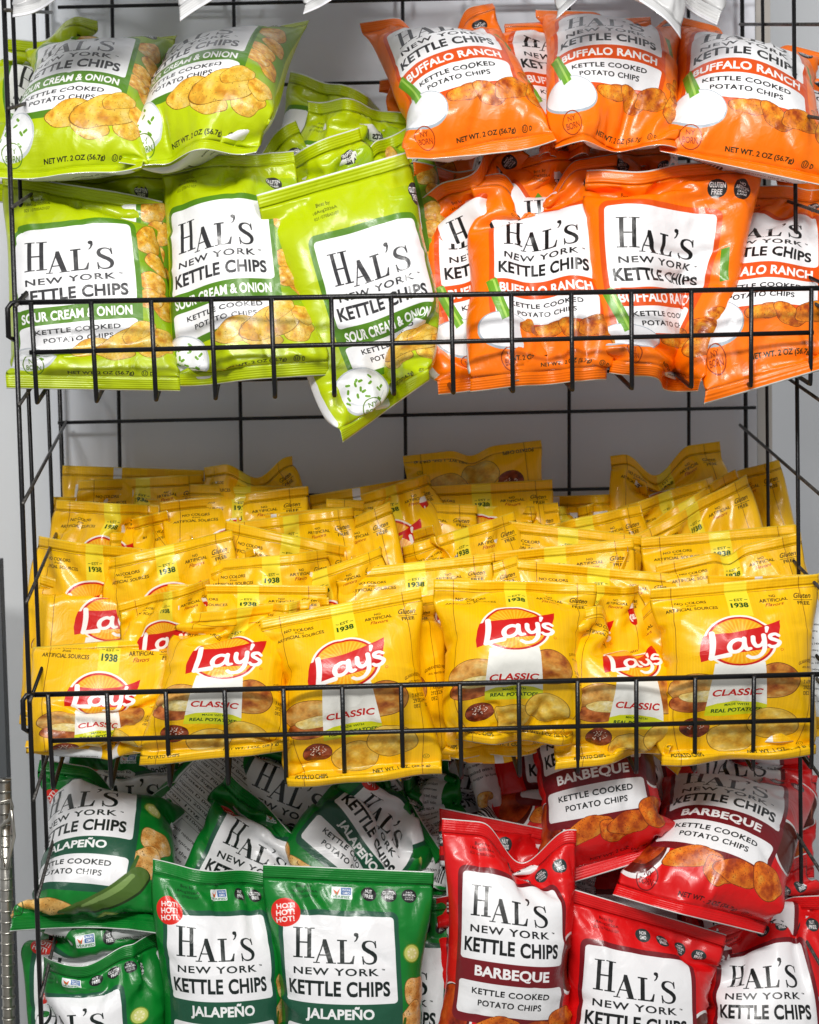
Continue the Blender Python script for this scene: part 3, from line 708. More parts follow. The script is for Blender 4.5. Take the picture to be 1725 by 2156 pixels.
# top shelf, orange bags
bag('ranch', N2, (757, 47), (1037, 6), (1172, 295), (858, 334), .255, .06, 'orange bag on top at left with a deep fold through its name', group=GO, kt=((.55, .034, .28, -.045),), seed=31, even=1, p=1.15)
bag('ranch', N2, (800, 168), (1060, 140), (980, 420), (840, 430), .26, .2, 'orange bag of which a corner and a foil strip show left of the upper bags', group=GO, slab=.013)
bag('ranch', N2, (1063, 50), (1370, 35), (1240, 330), (1135, 330), .25, .13, 'orange bag in shadow, a sliver between the first two upper bags', group=GO, slab=.013)
bag('ranch', N2, (1128, 20), (1428, 28), (1426, 312), (1170, 312), .255, .06, 'orange bag in the middle of the upper row under the hanging pale bag', group=GO, kt=((.7, .02, .3, -.025),), seed=33, even=1, p=1.15)
bag('ranch', N2, (1433, 34), (1738, 112), (1762, 397), (1390, 318), (.255, .23), .055, 'orange bag at upper right with a white lower seal and a fold across its name', group=GO, kt=((.5, .028, .25, -.04),), seed=34, even=1, p=1.15)
bag('ranch', N2, (1580, 100), (1800, 160), (1800, 420), (1640, 400), .28, .2, 'orange bag behind the upper right one, at the right edge', group=GO, slab=.013)
bag('ranch', N2, (870, 338), (1120, 352), (1190, 792), (923, 832), (.165, .165), .045, 'orange bag half hidden beside the lime bags, its name cut off after the first letter', group=GO, lim=L1, seed=41, shift=-.15, slab=.05, sf=.013, p=1.9, fb=.6, vs=.01)
bag('ranch', N2, (842, 374), (1130, 385), (1160, 790), (868, 760), (.175, .18), .085, 'orange bag showing its white back panel with small print next to the lime bags', group=GO, back=True, shift=.08, slab=.022)
bag('ranch', N2, (880, 424), (1070, 274), (1290, 640), (1080, 800), (.155, .165), .11, 'small looking orange bag corner standing up with a gluten free dot', group=GO, kt=((.5, .02, .3, .02),), slab=.013)
bag('ranch', N2, (1080, 340), (1315, 306), (1330, 760), (1080, 780), (.175, .175), .12, 'orange bag lying behind the front row with a broad plain top', group=GO, slab=.022)
bag('ranch', N2, (1200, 302), (1425, 316), (1430, 740), (1200, 760), (.19, .19), .15, 'orange bag under the middle upper bag, its folded seal showing', group=GO, slab=.013)
bag('ranch', N2, (991, 374), (1300, 322), (1277, 800), (990, 826), (.130, .125), .036, 'orange bag with its full name and a dipping top seal, left of the centre wires', group=GO, lim=L1, kt=((.46, .040, .26, -.030),), seed=43, shift=-.12, slab=.05, sf=.013, p=1.9, fb=.6, vs=.01)
bag('ranch', N2, (1272, 418), (1540, 400), (1520, 800), (1310, 786), .19, .13, 'darker orange bag wedged behind the two central front bags', group=GO, slab=.013)
bag('ranch', N2, (1236, 358), (1608, 332), (1470, 824), (1283, 786), (.095, .105), .03, 'orange bag with a wide flared top seal and two black dots', group=GO, lim=L1, seed=47, kt=((.3, .010, .25, .01),), kb=((.5, .006, .4, .0),), slab=.05, sf=.013, p=1.9, fb=.6, vs=0.05)
bag('ranch', N2, (1555, 378), (1795, 384), (1795, 762), (1482, 852), (.13, .13), .020, 'orange bag at the right end of the basket, its lower seal rising to the right', group=GO, lim=L1, seed=48, shift=.05, slab=.05, sf=.013, p=1.9, fb=.6, vs=-0.09)

# middle shelf, front row of small yellow bags
G2 = 'small yellow chip bags heaped on the middle shelf'; NC = 'classic_chip_bag'
bag('classic', NC, (70, 1363), (388, 1336), (338, 1590), (52, 1574), .105, .022, 'leftmost yellow bag of the front row, slumped with its round mark squashed', group=G2, lim=L2, ft=.2, slab=.014, vs=0.19)
bag('classic', NC, (84, 1209), (392, 1302), (385, 1500), (85, 1480), .155, .125, 'yellow bag sloping down to the right just above the leftmost front one', group=G2, slab=.013)
bag('classic', NC, (62, 1290), (330, 1312), (330, 1530), (66, 1500), .215, .19, 'yellow bag poking out at the left edge of the heap beside the post', group=G2, shift=.5, slab=.013)
bag('classic', NC, (392, 1292), (655, 1262), (605, 1580), (293, 1612), (.085, .095), .026, 'second yellow bag of the front row, overlapped on the right by the next', group=G2, lim=L2, seed=52, fb=.8, vs=0.09)
bag('classic', NC, (547, 1304), (886, 1238), (931, 1630), (606, 1657), (.055, .06), .020, 'yellow bag hanging lowest over the basket front with its whole name in view', group=G2, lim=L2, seed=53, p=1.1, fb=.8, vs=.015)
bag('classic', NC, (660, 1280), (915, 1252), (950, 1602), (660, 1620), (.095, .10), .055, 'yellow bag tucked behind the lowest hanging one, its right side showing', group=G2, lim=L2, slab=.013)
bag('classic', NC, (913, 1219), (1256, 1228), (1204, 1566), (960, 1557), (.065, .07), .026, 'yellow bag with a straight top and complete name in the middle of the front row', group=G2, lim=L2, seed=54, p=1.1, fb=.8, vs=.015)
bag('classic', NC, (1193, 1290), (1402, 1250), (1408, 1590), (1168, 1622), (.060, .085), .024, 'badly crumpled yellow bag with a twisted name second from the right', group=G2, lim=L2, seed=55, kt=((.62, .03, .3, -.045), (.25, .0, .2, .01)), shift=-.06, fb=.8, vs=.015)
bag('classic', NC, (1370, 1240), (1724, 1208), (1718, 1588), (1393, 1612), (.050, .055), .022, 'rightmost yellow bag of the front row with its name and date code in view', group=G2, lim=L2, seed=56, p=1.1, fb=.8, vs=.015)
bag('classic', NC, (1540, 1222), (1736, 1218), (1742, 1520), (1540, 1560), .11, .07, 'yellow bag behind the rightmost front one at the right edge', group=G2, lim=L2, slab=.013)
bag('classic', NC, (905, 1330), (1130, 1330), (1130, 1585), (912, 1588), .115, .085, 'yellow bag low down whose corner shows between two front bags', group=G2, slab=.013)

# the heap behind
small((353, 1230), (690, 1233), .115, 'yellow bag with a long level top seal right behind the front row on the left')
small((545, 1272), (692, 1258), .10, 'yellow bag just peeping above the lowest hanging bag', hh=.9)
small((248, 1272), (440, 1218), .125, 'yellow bag with a rising seal left of the long level one')
small((706, 1202), (1036, 1165), .125, 'yellow bag with its year ribbon directly above the middle of the front row')
small((560, 1240), (802, 1152), .14, 'yellow bag with a steep seal crossing left of the centre')
small((430, 1182), (690, 1155), .165, 'yellow bag with a near level seal left of the steep one')
small((330, 1250), (534, 1152), .15, 'yellow bag with a steep seal and gluten free print in the left of the heap')
small((225, 1176), (489, 1115), .17, 'yellow bag with a long rising seal in the left of the heap')
small((88, 1154), (390, 1226), .185, 'yellow bag sloping down to the right, its red mark half seen', lean=20)
small((232, 1120), (405, 1128), .20, 'yellow bag turned round with a small red square mark upside down', back=True)
small((82, 1128), (330, 1160), .185, 'yellow bag at the left edge beside the posts, fourth row from the front')
small((215, 1108), (352, 1074), .225, 'yellow bag turned round showing a nutrition panel low in the left of the heap', back=True, shift=.3)
small((118, 1052), (335, 1064), .235, 'yellow bag at left with its wording in two lines below a turned seal')
small((112, 1046), (380, 1052), .255, 'yellow bag turned round lying on top at the far left', back=True, shift=.1)
small((337, 1057), (648, 1023), .235, 'wide yellow bag with a kinked seal in the upper left of the heap', kt=((.5, .004, .1, -.012),), lean=18)
small((370, 1019), (650, 1024), .262, 'yellow bag whose plain seal shows just above the wide kinked one')
small((480, 1102), (744, 1067), .205, 'yellow bag with part of its ring, right of the wide kinked bag', lean=18)
small((476, 1096), (740, 1152), .19, 'dark shaded yellow bag squeezed in below the wide kinked one', lean=14)
small((498, 1088), (735, 1066), .225, 'yellow bag turned round with a white strip across its top seal', back=True)
small((560, 1172), (821, 1056), .19, 'yellow bag with the steepest seal just left of the centre of the heap', lean=20)
small((687, 1050), (1005, 1063), .235, 'yellow bag with a level seal dropping slightly to the right near the top centre', lean=20)
small((740, 1172), (911, 1105), .17, 'yellow bag rising to a point at the centre of the heap')
small((846, 1152), (1083, 1077), .195, 'yellow bag with its year and ring showing right of the centre', lean=18)
small((800, 1150), (930, 1290), .16, 'folded yellow bag standing on edge at the centre', lean=10)
small((1038, 1093), (1352, 1128), .185, 'yellow bag with a wide seal falling to the right and its first wording in full')
small((1130, 1110), (1349, 1063), .215, 'yellow bag with a rising seal behind the falling one')
small((1000, 1167), (1334, 1133), .16, 'yellow bag with a bright ribbon and a long seal right of the centre')
small((800, 1254), (1090, 1169), .135, 'small yellow bag corner left of the falling seal above the straight front bag')
small((1088, 1178), (1432, 1210), .13, 'yellow bag with a long seal dropping to the right above the crumpled bag')
small((1120, 1236), (1345, 1231), .105, 'yellow bag just behind the crumpled one with gluten free print')
small((1349, 1132), (1676, 1104), .165, 'yellow bag with a long straight seal at the right edge of the heap')
small((1380, 1190), (1686, 1120), .14, 'yellow bag with a kink in its seal above the rightmost front bag', kt=((.5, .006, .12, -.012),), lean=18)
small((1490, 1212), (1726, 1206), .105, 'yellow bag turned round lying over the rightmost front bag with a white tab', back=True, lean=16)
small((1322, 1150), (1500, 1300), .15, 'shaded folded yellow bag between the bright ribbon bag and the right edge ones', lean=10)
small((1336, 1128), (1572, 999), (.20, .21), 'yellow bag with a steep seal standing high at the right, in front', lean=14)
small((1330, 1122), (1549, 988), .235, 'yellow bag with a steep seal just behind the foremost steep one')
small((1440, 1030), (1640, 967), .275, 'yellow bag at the back right corner of the heap', lean=14)
small((1296, 1070), (1500, 1002), .262, 'yellow bag partly covered left of the steep pair', lean=20)
small((1285, 960), (1516, 929), .285, 'yellow bag with a deep notch in its seal highest at the right', kt=((.42, .026, .3, -.02),), lean=16)
small((1215, 1068), (1362, 1022), .262, 'yellow bag with a short rising seal left of the notched one')
small((1095, 1070), (1240, 1062), .255, 'yellow bag lying flat with a faint ribbon under the back wall', lean=45)
small((1075, 1048), (1290, 1040), .28, 'yellow bag turned round with a white panel at the back, right of centre', back=True, lean=16)
small((861, 1026), (1163, 1009), .26, 'yellow bag with a level seal under the upside down one', lean=18)
small((848, 960), (1139, 926), .285, 'yellow bag standing upside down at the top centre with its net weight reversed', flip=True, kt=((.5, .006, .16, -.014),), lean=14)
small((651, 1043), (905, 1000), .27, 'yellow bag turned round with a long white nutrition panel left of the upside down one', back=True, lean=16)
small((740, 1046), (898, 997), .255, 'yellow bag with a plain rising seal left of the upside down one')
small((905, 1072), (1175, 1058), .235, 'yellow bag in shadow below the level seal near the top centre', lean=30)
small((430, 984), (615, 960), .285, 'yellow bag with a sharp raised right corner at the back left', kt=((.6, .018, .35, -.01),), lean=14)
small((132, 980), (430, 990), .29, 'yellow bag turned round at the top left corner of the heap', back=True, lean=16)
small((165, 1012), (425, 999), .27, 'yellow bag with its year ribbon and ring at the upper left corner', lean=16)
small((640, 1066), (800, 1060), .25, 'yellow bag in shadow at the upper middle left', lean=25)

# bottom shelf, green bags
bag('pepper', N3, (84, 1598), (412, 1650), (330, 1966), (20, 1962), (.20, .21), .04, 'green jalapeno bag at the left with a whole printed pepper, leaning over the post', group=GJ, kt=((.6, .02, .3, -.03),), seed=61, shift=.13, p=1.15)
bag('pepper', N3, (92, 2012), (331, 1961), (345, 2465), (66, 2465), (.06, .07), .03, 'green jalapeno bag in the bottom left corner with crumpled top', group=GJ, lim=L3, kt=((.4, .012, .3, .012),), seed=62, shift=.13, vs=-0.12)
bag('pepper', N3, (322, 1808), (622, 1848), (600, 2375), (338, 2365), (.060, .075), .03, 'upright green jalapeno bag with a red hot badge, left one of the front pair', group=GJ, lim=L3, seed=63, vs=-0.07)
bag('pepper', N3, (554, 1820), (914, 1836), (892, 2385), (560, 2375), (.050, .055), .022, 'upright green jalapeno bag, right one of the front pair, all dots in view', group=GJ, lim=L3, seed=64, vs=-0.065)
bag('pepper', N3, (700, 1880), (958, 1880), (950, 2405), (700, 2425), .12, .06, 'green jalapeno bag, a slice of it showing between front pair and red bags', group=GJ, shift=-.12, slab=.013)
bag('pepper', N3, (480, 1622), (670, 1800), (570, 2110), (330, 1950), .165, .135, 'green jalapeno bag turned steeply with an oval looking hot badge', group=GJ, seed=66, slab=.018)
bag('pepper', N3, (500, 1440), (720, 1650), (470, 1940), (240, 1740), .255, .215, 'green jalapeno bag turned round with its white printed panel running diagonally', group=GJ, back=True)
bag('pepper', N3, (520, 1545), (822, 1622), (700, 1910), (420, 1860), .215, .175, 'green jalapeno bag with its right corner raised under the lowest yellow bag', group=GJ, seed=68, slab=.022)
bag('pepper', N3, (800, 1590), (935, 1800), (740, 2000), (590, 1790), .145, .14, 'green jalapeno bag lying on its side so its name reads downward', group=GJ, seed=69, slab=.024)
bag('pepper', N3, (850, 1640), (945, 1600), (955, 1880), (850, 1900), .18, .15, 'dark green jalapeno bag crumpled at the border with the red bags', group=GJ, back=True, slab=.013)
bag('pepper', N3, (640, 1560), (930, 1560), (930, 1880), (640, 1880), .27, .24, 'green jalapeno bag deep in the shade under the middle shelf', group=GJ, slab=.013)
bag('pepper', N3, (150, 1545), (430, 1560), (430, 1880), (150, 1880), .26, .22, 'green jalapeno bag in the shade behind the left bags', group=GJ, slab=.013)

# bottom shelf, red bags
bag('bbq', N4, (931, 1723), (1214, 1747), (1200, 2280), (905, 2260), (.055, .06), .028, 'red barbeque bag with a deep notch in its top, standing in front', group=GR, lim=L3, kt=((.62, .042, .33, -.02),), seed=71, vs=-0.04)
bag('bbq', N4, (1201, 1870), (1530, 1968), (1480, 2455), (1178, 2415), (.055, .055), .03, 'red barbeque bag tilted right with a row of four dots under its seal', group=GR, lim=L3, seed=72, vs=-0.05)
bag('bbq', N4, (1470, 1962), (1750, 1884), (1710, 2445), (1462, 2455), (.085, .075), .04, 'red barbeque bag in the bottom right corner', group=GR, lim=L3, seed=73, vs=-0.08)
bag('bbq', N4, (1388, 1604), (1724, 1632), (1608, 1968), (1290, 1885), (.235, .225), .05, 'red barbeque bag lying at upper right with its name in full', group=GR, seed=74, kt=((.4, .006, .3, .0),))
bag('bbq', N4, (1062, 1425), (1368, 1350), (1452, 1784), (1132, 1882), .175, .075, 'red barbeque bag under the crumpled yellow bag showing only its lower half', group=GR, seed=75)
bag('bbq', N4, (985, 1470), (1200, 1500), (1240, 1830), (1010, 1790), .20, .14, 'red barbeque bag with a glossy folded side, left of the half shown one', group=GR, shift=-.35, slab=.013)
bag('bbq', N4, (925, 1700), (1245, 1765), (1250, 2090), (950, 2100), .135, .085, 'red barbeque bag behind the notched one with a gluten free dot', group=GR, shift=.45, slab=.013)
bag('bbq', N4, (920, 1530), (1170, 1520), (1160, 1830), (900, 1850), .24, .19, 'red barbeque bag at the back beside the green bags', group=GR, slab=.013)
bag('bbq', N4, (1240, 1500), (1430, 1540), (1450, 1850), (1250, 1830), .22, .16, 'red barbeque bag in the shade between the two upper red bags', group=GR, slab=.013)
bag('bbq', N4, (1430, 1812), (1698, 1796), (1690, 2150), (1490, 2150), .13, .10, 'red barbeque bag with one dot showing above the bottom right bag', group=GR, slab=.013)
bag('bbq', N4, (919, 1890), (1215, 1862), (1235, 2375), (930, 2375), .095, .055, 'red barbeque bag behind the notched one, its edge showing on both sides', group=GR, slab=.013)
bag('bbq', N4, (1430, 1540), (1705, 1550), (1715, 1850), (1430, 1850), .22, .18, 'red barbeque bag under the rightmost yellow bag in the shade', group=GR, slab=.013)

bag('bbq', N4, (1180, 1770), (1500, 1800), (1500, 2285), (1180, 2285), .165, .12, 'red barbeque bag in the gap behind the two tilted red bags', group=GR, slab=.013)
bag('bbq', N4, (1560, 1880), (1790, 1900), (1790, 2345), (1560, 2345), .16, .12, 'red barbeque bag filling the right end of the bottom shelf', group=GR, slab=.013)
bag('pepper', N3, (640, 1720), (950, 1740), (950, 2160), (640, 2160), .19, .15, 'green jalapeno bag in the gap above the slice of label', group=GJ, slab=.013)
bag('pepper', N3, (60, 1915), (330, 1885), (360, 2345), (90, 2345), .12, .09, 'green jalapeno bag in the gap behind the bottom left corner', group=GJ, slab=.013)
# pale bags of the shelf above, their lower ends hanging into view
def pale(tl, tr, br, bl, label, yt=.24, yb=.015):
    bag('white', 'pale_chip_bag', tl, tr, br, bl, yt, yb, label, group=GW, flat=1, slab=.014)
pale((60, -330), (400, -330), (340, -70), (26, 36), 'white bag end with a silver edge at the top left corner')
pale((430, -330), (700, -430), (620, -150), (379, 45), 'white bag corner pointing down at the top edge above the lime bags')
pale((690, -330), (980, -430), (900, -140), (638, 30), 'white bag corner at the top edge left of the orange bags')
pale((1150, -430), (1440, -330), (1434, 82), (1204, -150), 'pale grey bag corner with a silver tip in front of the middle upper orange bag')
pale((1180, -330), (1440, -430), (1400, -170), (1172, 40), 'dark silver tipped bag corner left of the hanging pale grey one', yb=.05)
pale((1270, -430), (1560, -330), (1510, 54), (1290, -160), 'pale bag with a small dark silver tip above the upper right orange bag', yb=.05)


def solve(specs, iters=230):
    B = len(specs); dt = np.float32
    X = np.zeros((B, 2, NV, NU, 3), dt); Wt = np.ones((B, 1, NV, NU, 1), dt)
    RU = np.zeros((B, 1, 1, 1), dt); RV = np.zeros((B, 1, 1, 1), dt); NRM = np.zeros((B, 3), dt)
    PF = np.zeros((B, 1, NV, NU, 1), dt); LIM = np.full((B, 3), -9, dt); ROW = np.zeros((B, NV, NU, 3), dt); SLAB = np.ones((B, 1, 1), dt); SLF = np.ones((B, 1, 1), dt)
    cu = np.linspace(0, 1, NU); cv = np.linspace(0, 1, NV)
    for i, sp in enumerate(specs):
        k = sp['k']; rg = np.random.default_rng(k.get('seed', i * 7 + 11))
        TL, TR, BR, BL = [np.array(c, float) for c in sp['cs']]
        if sp['kind'] == 'classic': w0, h0 = SMALL_W, SMALL_H * k.get('hs', 1)
        else: w0, h0 = .166, .270
        if 'size' in k: w0, h0 = w0 * k['size'], h0 * k['size']
        w0 = max(w0, 1.015 * max(np.linalg.norm(TR - TL), np.linalg.norm(BR - BL)))
        if k.get('flat'): w0 = 1.004 * max(np.linalg.norm(TR - TL), np.linalg.norm(BR - BL))
        h0 = max(h0, 1.02 * max(np.linalg.norm(BL - TL), np.linalg.norm(BR - TR)))
        ex = (TR - TL + BR - BL); ex /= np.linalg.norm(ex); ev = (BL + BR - TL - TR); ev /= np.linalg.norm(ev)
        n = np.cross(ex, ev); n /= np.linalg.norm(n)
        if n[1] > 0: n = -n                       # towards the viewer
        NRM[i] = n
        sr_h = SR * h0 / (NV - 1)
        def seal(A, Bc, inward, kinks, flop):
            c = np.linalg.norm(Bc - A); t = np.linspace(0, 1, 241)
            a = rg.normal(size=4) * np.array([.7, .8, .6, .5])
            f = sum(a[j] * np.sin((j + 1) * math.pi * t) for j in range(4)) * .45
            for q_ in range(2):
                u_ = rg.uniform(.15, .85); f = f + rg.choice([-1, 1]) * rg.uniform(.5, 1.1) * np.where(t < u_, t / u_, (1 - t) / (1 - u_))
            f -= f[0] + (f[-1] - f[0]) * t
            wd_ = np.array([0., 1., 0.]) - ex * ex[1]; wd_ = wd_ * .9 - n * .25
            base = A + (Bc - A) * t[:, None]
            for (u0, dep, wd, out) in kinks:       # a fold pushed down into the bag
                b_ = np.clip(1 - np.abs(t - u0) / wd, 0, 1)[:, None]; b_ = b_ * b_ * (3 - 2 * b_)
                base = base + inward * b_ * dep + n * b_ * out
            def curve(A_): return base + wd_ * (A_ * f)[:, None]
            def ln(p): return np.linalg.norm(np.diff(p, axis=0), axis=1).sum()
            lo, hi = 0., .08
            tgt = min(w0, max(ln(curve(0)), w0 * .985))
            for _ in range(24):
                m = (lo + hi) / 2
                if ln(curve(m)) < tgt: lo = m
                else: hi = m
            p = curve(lo); s_ = np.concatenate([[0], np.cumsum(np.linalg.norm(np.diff(p, axis=0), axis=1))]); s_ /= s_[-1]
            q = np.stack([np.interp(cu, s_, p[:, j]) for j in range(3)], -1)
            dvec = inward + n * flop; dvec /= np.linalg.norm(dvec)
            wob = (rg.normal() * .25 * np.sin(2 * math.pi * (cu * rg.uniform(.5, 1.4) + rg.random())))[:, None]
            dd = dvec + n * wob; dd /= np.linalg.norm(dd, axis=1)[:, None]
            return q, dd
        qt, dt_ = seal(TL, TR, ev, k.get('kt', ()), k.get('ft', rg.normal() * .25))
        qb, db_ = seal(BL, BR, -ev, k.get('kb', ()), k.get('fb', rg.normal() * .25))
        V = cv[:, None, None]
        rows = qt[None] * (1 - V) + qb[None] * V
        ROW[i] = rows; SLAB[i] = k.get('slab', 1.); SLF[i] = k.get('sf', k.get('slab', 1.))
        bul = min(.018, k.get('slab', 1)) * (np.sin(math.pi * cv ** 1.6) ** .7)[:, None] * (np.sin(math.pi * cu) ** .5)[None]
        nz = rg.normal(size=(2, NV, NU)) * .0012
        for l in (0, 1):
            sg = 1 if l == 0 else -1
            X[i, l] = rows + n * (sg * bul + nz[l])[..., None]
        for r in range(SR + 1):
            X[i, :, r] = qt + dt_ * (r * h0 / (NV - 1)); X[i, :, NV - 1 - r] = qb + db_ * (r * h0 / (NV - 1))
            Wt[i, 0, r] = 0; Wt[i, 0, NV - 1 - r] = 0
        RU[i] = w0 / (NU - 1); RV[i] = h0 / (NV - 1)
        g = rg.random((6, 5)); yy = np.linspace(0, 4.99, NV); xx = np.linspace(0, 3.99, NU)
        lump = g[yy.astype(int)][:, xx.astype(int)]
        prof = np.clip((cv - .10) / .42, .10, 1)[:, None] if not (k.get('flip') or k.get('even')) else np.ones((NV, 1))
        PF[i, 0, :, :, 0] = k.get('p', 1.0) * (.45 + 1.1 * lump) * prof
        LIM[i] = k.get('lim', (-9, 0, 0))
    rd = np.sqrt(RU ** 2 + RV ** 2)
    sets = []
    def add(a, b, rest, kf): sets.append((a, b, rest, kf))
    sl = slice
    for par in (0, 1):
        na = (NU - 1 - par) // 2 * 2
        add((sl(None), sl(par, par + na, 2)), (sl(None), sl(par + 1, par + na + 1, 2)), RU, 1.)
        nb = (NV - 1 - par) // 2 * 2
        add((sl(par, par + nb, 2), sl(None)), (sl(par + 1, par + nb + 1, 2), sl(None)), RV, 1.)
        add((sl(par, par + nb, 2), sl(0, NU - 1)), (sl(par + 1, par + nb + 1, 2), sl(1, NU)), rd, .55)
        add((sl(par, par + nb, 2), sl(1, NU)), (sl(par + 1, par + nb + 1, 2), sl(0, NU - 1)), rd, .55)
    for par in (0, 1, 2, 3):
        ia = [j for j in range(NU - 2) if j % 4 in (par,)]
        if ia:
            a0, a1 = ia[0], ia[-1] + 1; add((sl(None), sl(a0, a1, 4)), (sl(None), sl(a0 + 2, a1 + 2, 4)), 2 * RU, -.12)
        ib = [j for j in range(NV - 2) if j % 4 == par]
        b0, b1 = ib[0], ib[-1] + 1; add((sl(b0, b1, 4), sl(None)), (sl(b0 + 2, b1 + 2, 4), sl(None)), 2 * RV, -.12)
    V_ = np.zeros_like(X)
    sgn = np.array([1, -1], dt)[None, :, None, None, None]
    nb_ = NRM[:, None, None, :]
    for it in range(iters):
        f = min(1, (iters - it) / (iters * .3))
        # pressure
        gu = np.empty_like(X); gv = np.empty_like(X)
        gu[:, :, :, 1:-1] = X[:, :, :, 2:] - X[:, :, :, :-2]; gu[:, :, :, 0] = X[:, :, :, 1] - X[:, :, :, 0]; gu[:, :, :, -1] = X[:, :, :, -1] - X[:, :, :, -2]
        gv[:, :, 1:-1] = X[:, :, 2:] - X[:, :, :-2]; gv[:, :, 0] = X[:, :, 1] - X[:, :, 0]; gv[:, :, -1] = X[:, :, -1] - X[:, :, -2]
        nn = np.cross(gu, gv); nn /= np.linalg.norm(nn, axis=-1, keepdims=True) + 1e-9
        fl = np.sign((nn[:, 0] * nb_).sum((1, 2, 3)))[:, None, None, None, None]
        nn = nn * fl * sgn
        V_ = V_ * .88
        V_ += nn * PF * (.00016)
        X0 = X.copy()
        X += V_ * Wt
        for rep in range(2):
          for (a, b, rest, kf) in sets:
            A_ = X[(sl(None), sl(None)) + a]; B_ = X[(sl(None), sl(None)) + b]
            wa = Wt[(sl(None), sl(None)) + a]; wb = Wt[(sl(None), sl(None)) + b]
            d = B_ - A_; L = np.sqrt((d * d).sum(-1, keepdims=True)) + 1e-9
            rs = rest[..., None]
            c = (L - rs) / L
            if kf < 0: c = np.minimum(c, 0) * -kf * f
            else: c = c * kf
            d *= c / (wa + wb + 1e-6)
            A_ += d * wa; B_ -= d * wb
          # the two faces are one tube: join them at the sides, keep them apart between
          for e in (0, -1):
            m = X[:, :, :, e].mean(1, keepdims=True); X[:, :, :, e] = np.where(Wt[:, :, :, e] > 0, m, X[:, :, :, e])
        df = ((X[:, 0] - X[:, 1]) * nb_).sum(-1, keepdims=True)
        pen = np.clip(.0008 - df, 0, .01) * .5
        pen[:, :, 0] = 0; pen[:, :, -1] = 0
        X[:, 0] += pen * nb_ * Wt[:, 0]; X[:, 1] -= pen * nb_ * Wt[:, 0]
        # neighbours in the pile squeeze a bag to a slab
        dd = ((X - ROW[:, None]) * nb_[:, None]).sum(-1)
        ex = dd - np.clip(dd, -SLAB[:, None], SLF[:, None])
        X -= ex[..., None] * nb_[:, None] * Wt
        # the wires in front hold the bag back: y >= y0 + slope*(z0 - z)
        has = LIM[:, 0] > -5
        if has.any():
            lim = LIM[:, 0, None, None, None] + LIM[:, 1, None, None, None] * (LIM[:, 2, None, None, None] - X[..., 2])
            y = X[..., 1]; yn = np.maximum(y, lim); X[..., 1] = np.where(has[:, None, None, None] & (Wt[..., 0] > 0), yn, y)
        V_ = (X - X0) * .9
        np.clip(V_, -.004, .004, out=V_)
    # no face of a bag may come through the other one
    df = ((X[:, 0] - X[:, 1]) * nb_).sum(-1, keepdims=True); pen = np.clip(.0012 - df, 0, .03) * .5
    pen[:, :, 0] = 0; pen[:, :, -1] = 0; wl = Wt[:, 0]
    X[:, 0] += pen * nb_ * wl; X[:, 1] -= pen * nb_ * wl
    return X, NRM

def refine(x):
    """one step of spline subdivision along both directions of a face grid"""
    def up(q):                                  # along axis 0
        n = q.shape[0]; o = np.empty((2 * n - 1,) + q.shape[1:])
        o[0::2] = q; o[1::2] = (q[:-1] + q[1:]) / 2
        s = o.copy(); s[2:-2:2] = o[2:-2:2] * .5 + (o[1:-3:2] + o[3:-1:2]) * .25
        return s
    x = up(x); return np.swapaxes(up(np.swapaxes(x, 0, 1)), 0, 1)

def crease(x, sp, i):
    """sharp film creases: ridges and valleys that run in from the seals and sides"""
    k = sp['k']; rg = np.random.default_rng(1000 + i)
    nv, nu = x.shape[1:3]
    W_ = .16; H_ = .25 if sp['kind'] != 'classic' else .20
    U, V = np.meshgrid(np.linspace(0, W_, nu), np.linspace(0, H_, nv))
    edge = np.clip(np.minimum(V, H_ - V) / .020, 0, 1) * np.clip(np.minimum(U, W_ - U) / .012, 0, 1)
    for l in (0, 1):
        D = np.zeros((nv, nu))
        for q in range((40 if sp['kind'] != 'classic' else 26) if l == 0 else 8):
            m = rg.random()
            if m < .5:      # from the top or bottom seal
                top = rg.random() < .6; p = np.array([rg.uniform(0, W_), .012 if top else H_ - .012]); an = (1 if top else -1) * rg.uniform(.9, 2.25)
                if p[0] < .03 or p[0] > W_ - .03: an = (1 if top else -1) * (rg.uniform(.5, 1.2) if p[0] < .03 else rg.uniform(1.95, 2.6))
                Ln = rg.uniform(.025, .085)
            elif m < .8:    # from a side
                lf = rg.random() < .5; p = np.array([.004 if lf else W_ - .004, rg.uniform(.03, H_ - .03)]); an = rg.uniform(-.6, .6) + (0 if lf else math.pi); Ln = rg.uniform(.02, .06)
            else: p = np.array([rg.uniform(.02, W_ - .02), rg.uniform(.03, H_ - .03)]); an = rg.uniform(0, 6.3); Ln = rg.uniform(.02, .05)
            dx, dy = math.cos(an), math.sin(an)
            s_ = (U - p[0]) * dx + (V - p[1]) * dy; t_ = -(U - p[0]) * dy + (V - p[1]) * dx
            t_ = t_ + rg.normal() * 3.0 * s_ ** 2
            along = np.clip(s_ / .008, 0, 1) * np.clip((Ln - s_) / (Ln * .6), 0, 1)
            wd = rg.uniform(.004, .009) * (.5 + np.clip(s_, 0, .08) / .08)
            D += rg.choice([-1, 1]) * rg.uniform(.001, .0038) * (1.35 if sp['kind'] != 'classic' else 1) * along * (np.exp(-np.abs(t_) / wd) - .35 * np.exp(-np.abs(t_) / (wd * 3)))
        n = np.cross(np.gradient(x[l], axis=1), np.gradient(x[l], axis=0)); n /= np.linalg.norm(n, axis=-1, keepdims=True) + 1e-9
        x[l] += n * (D * edge * k.get('cr', 1.0))[..., None]
    return x

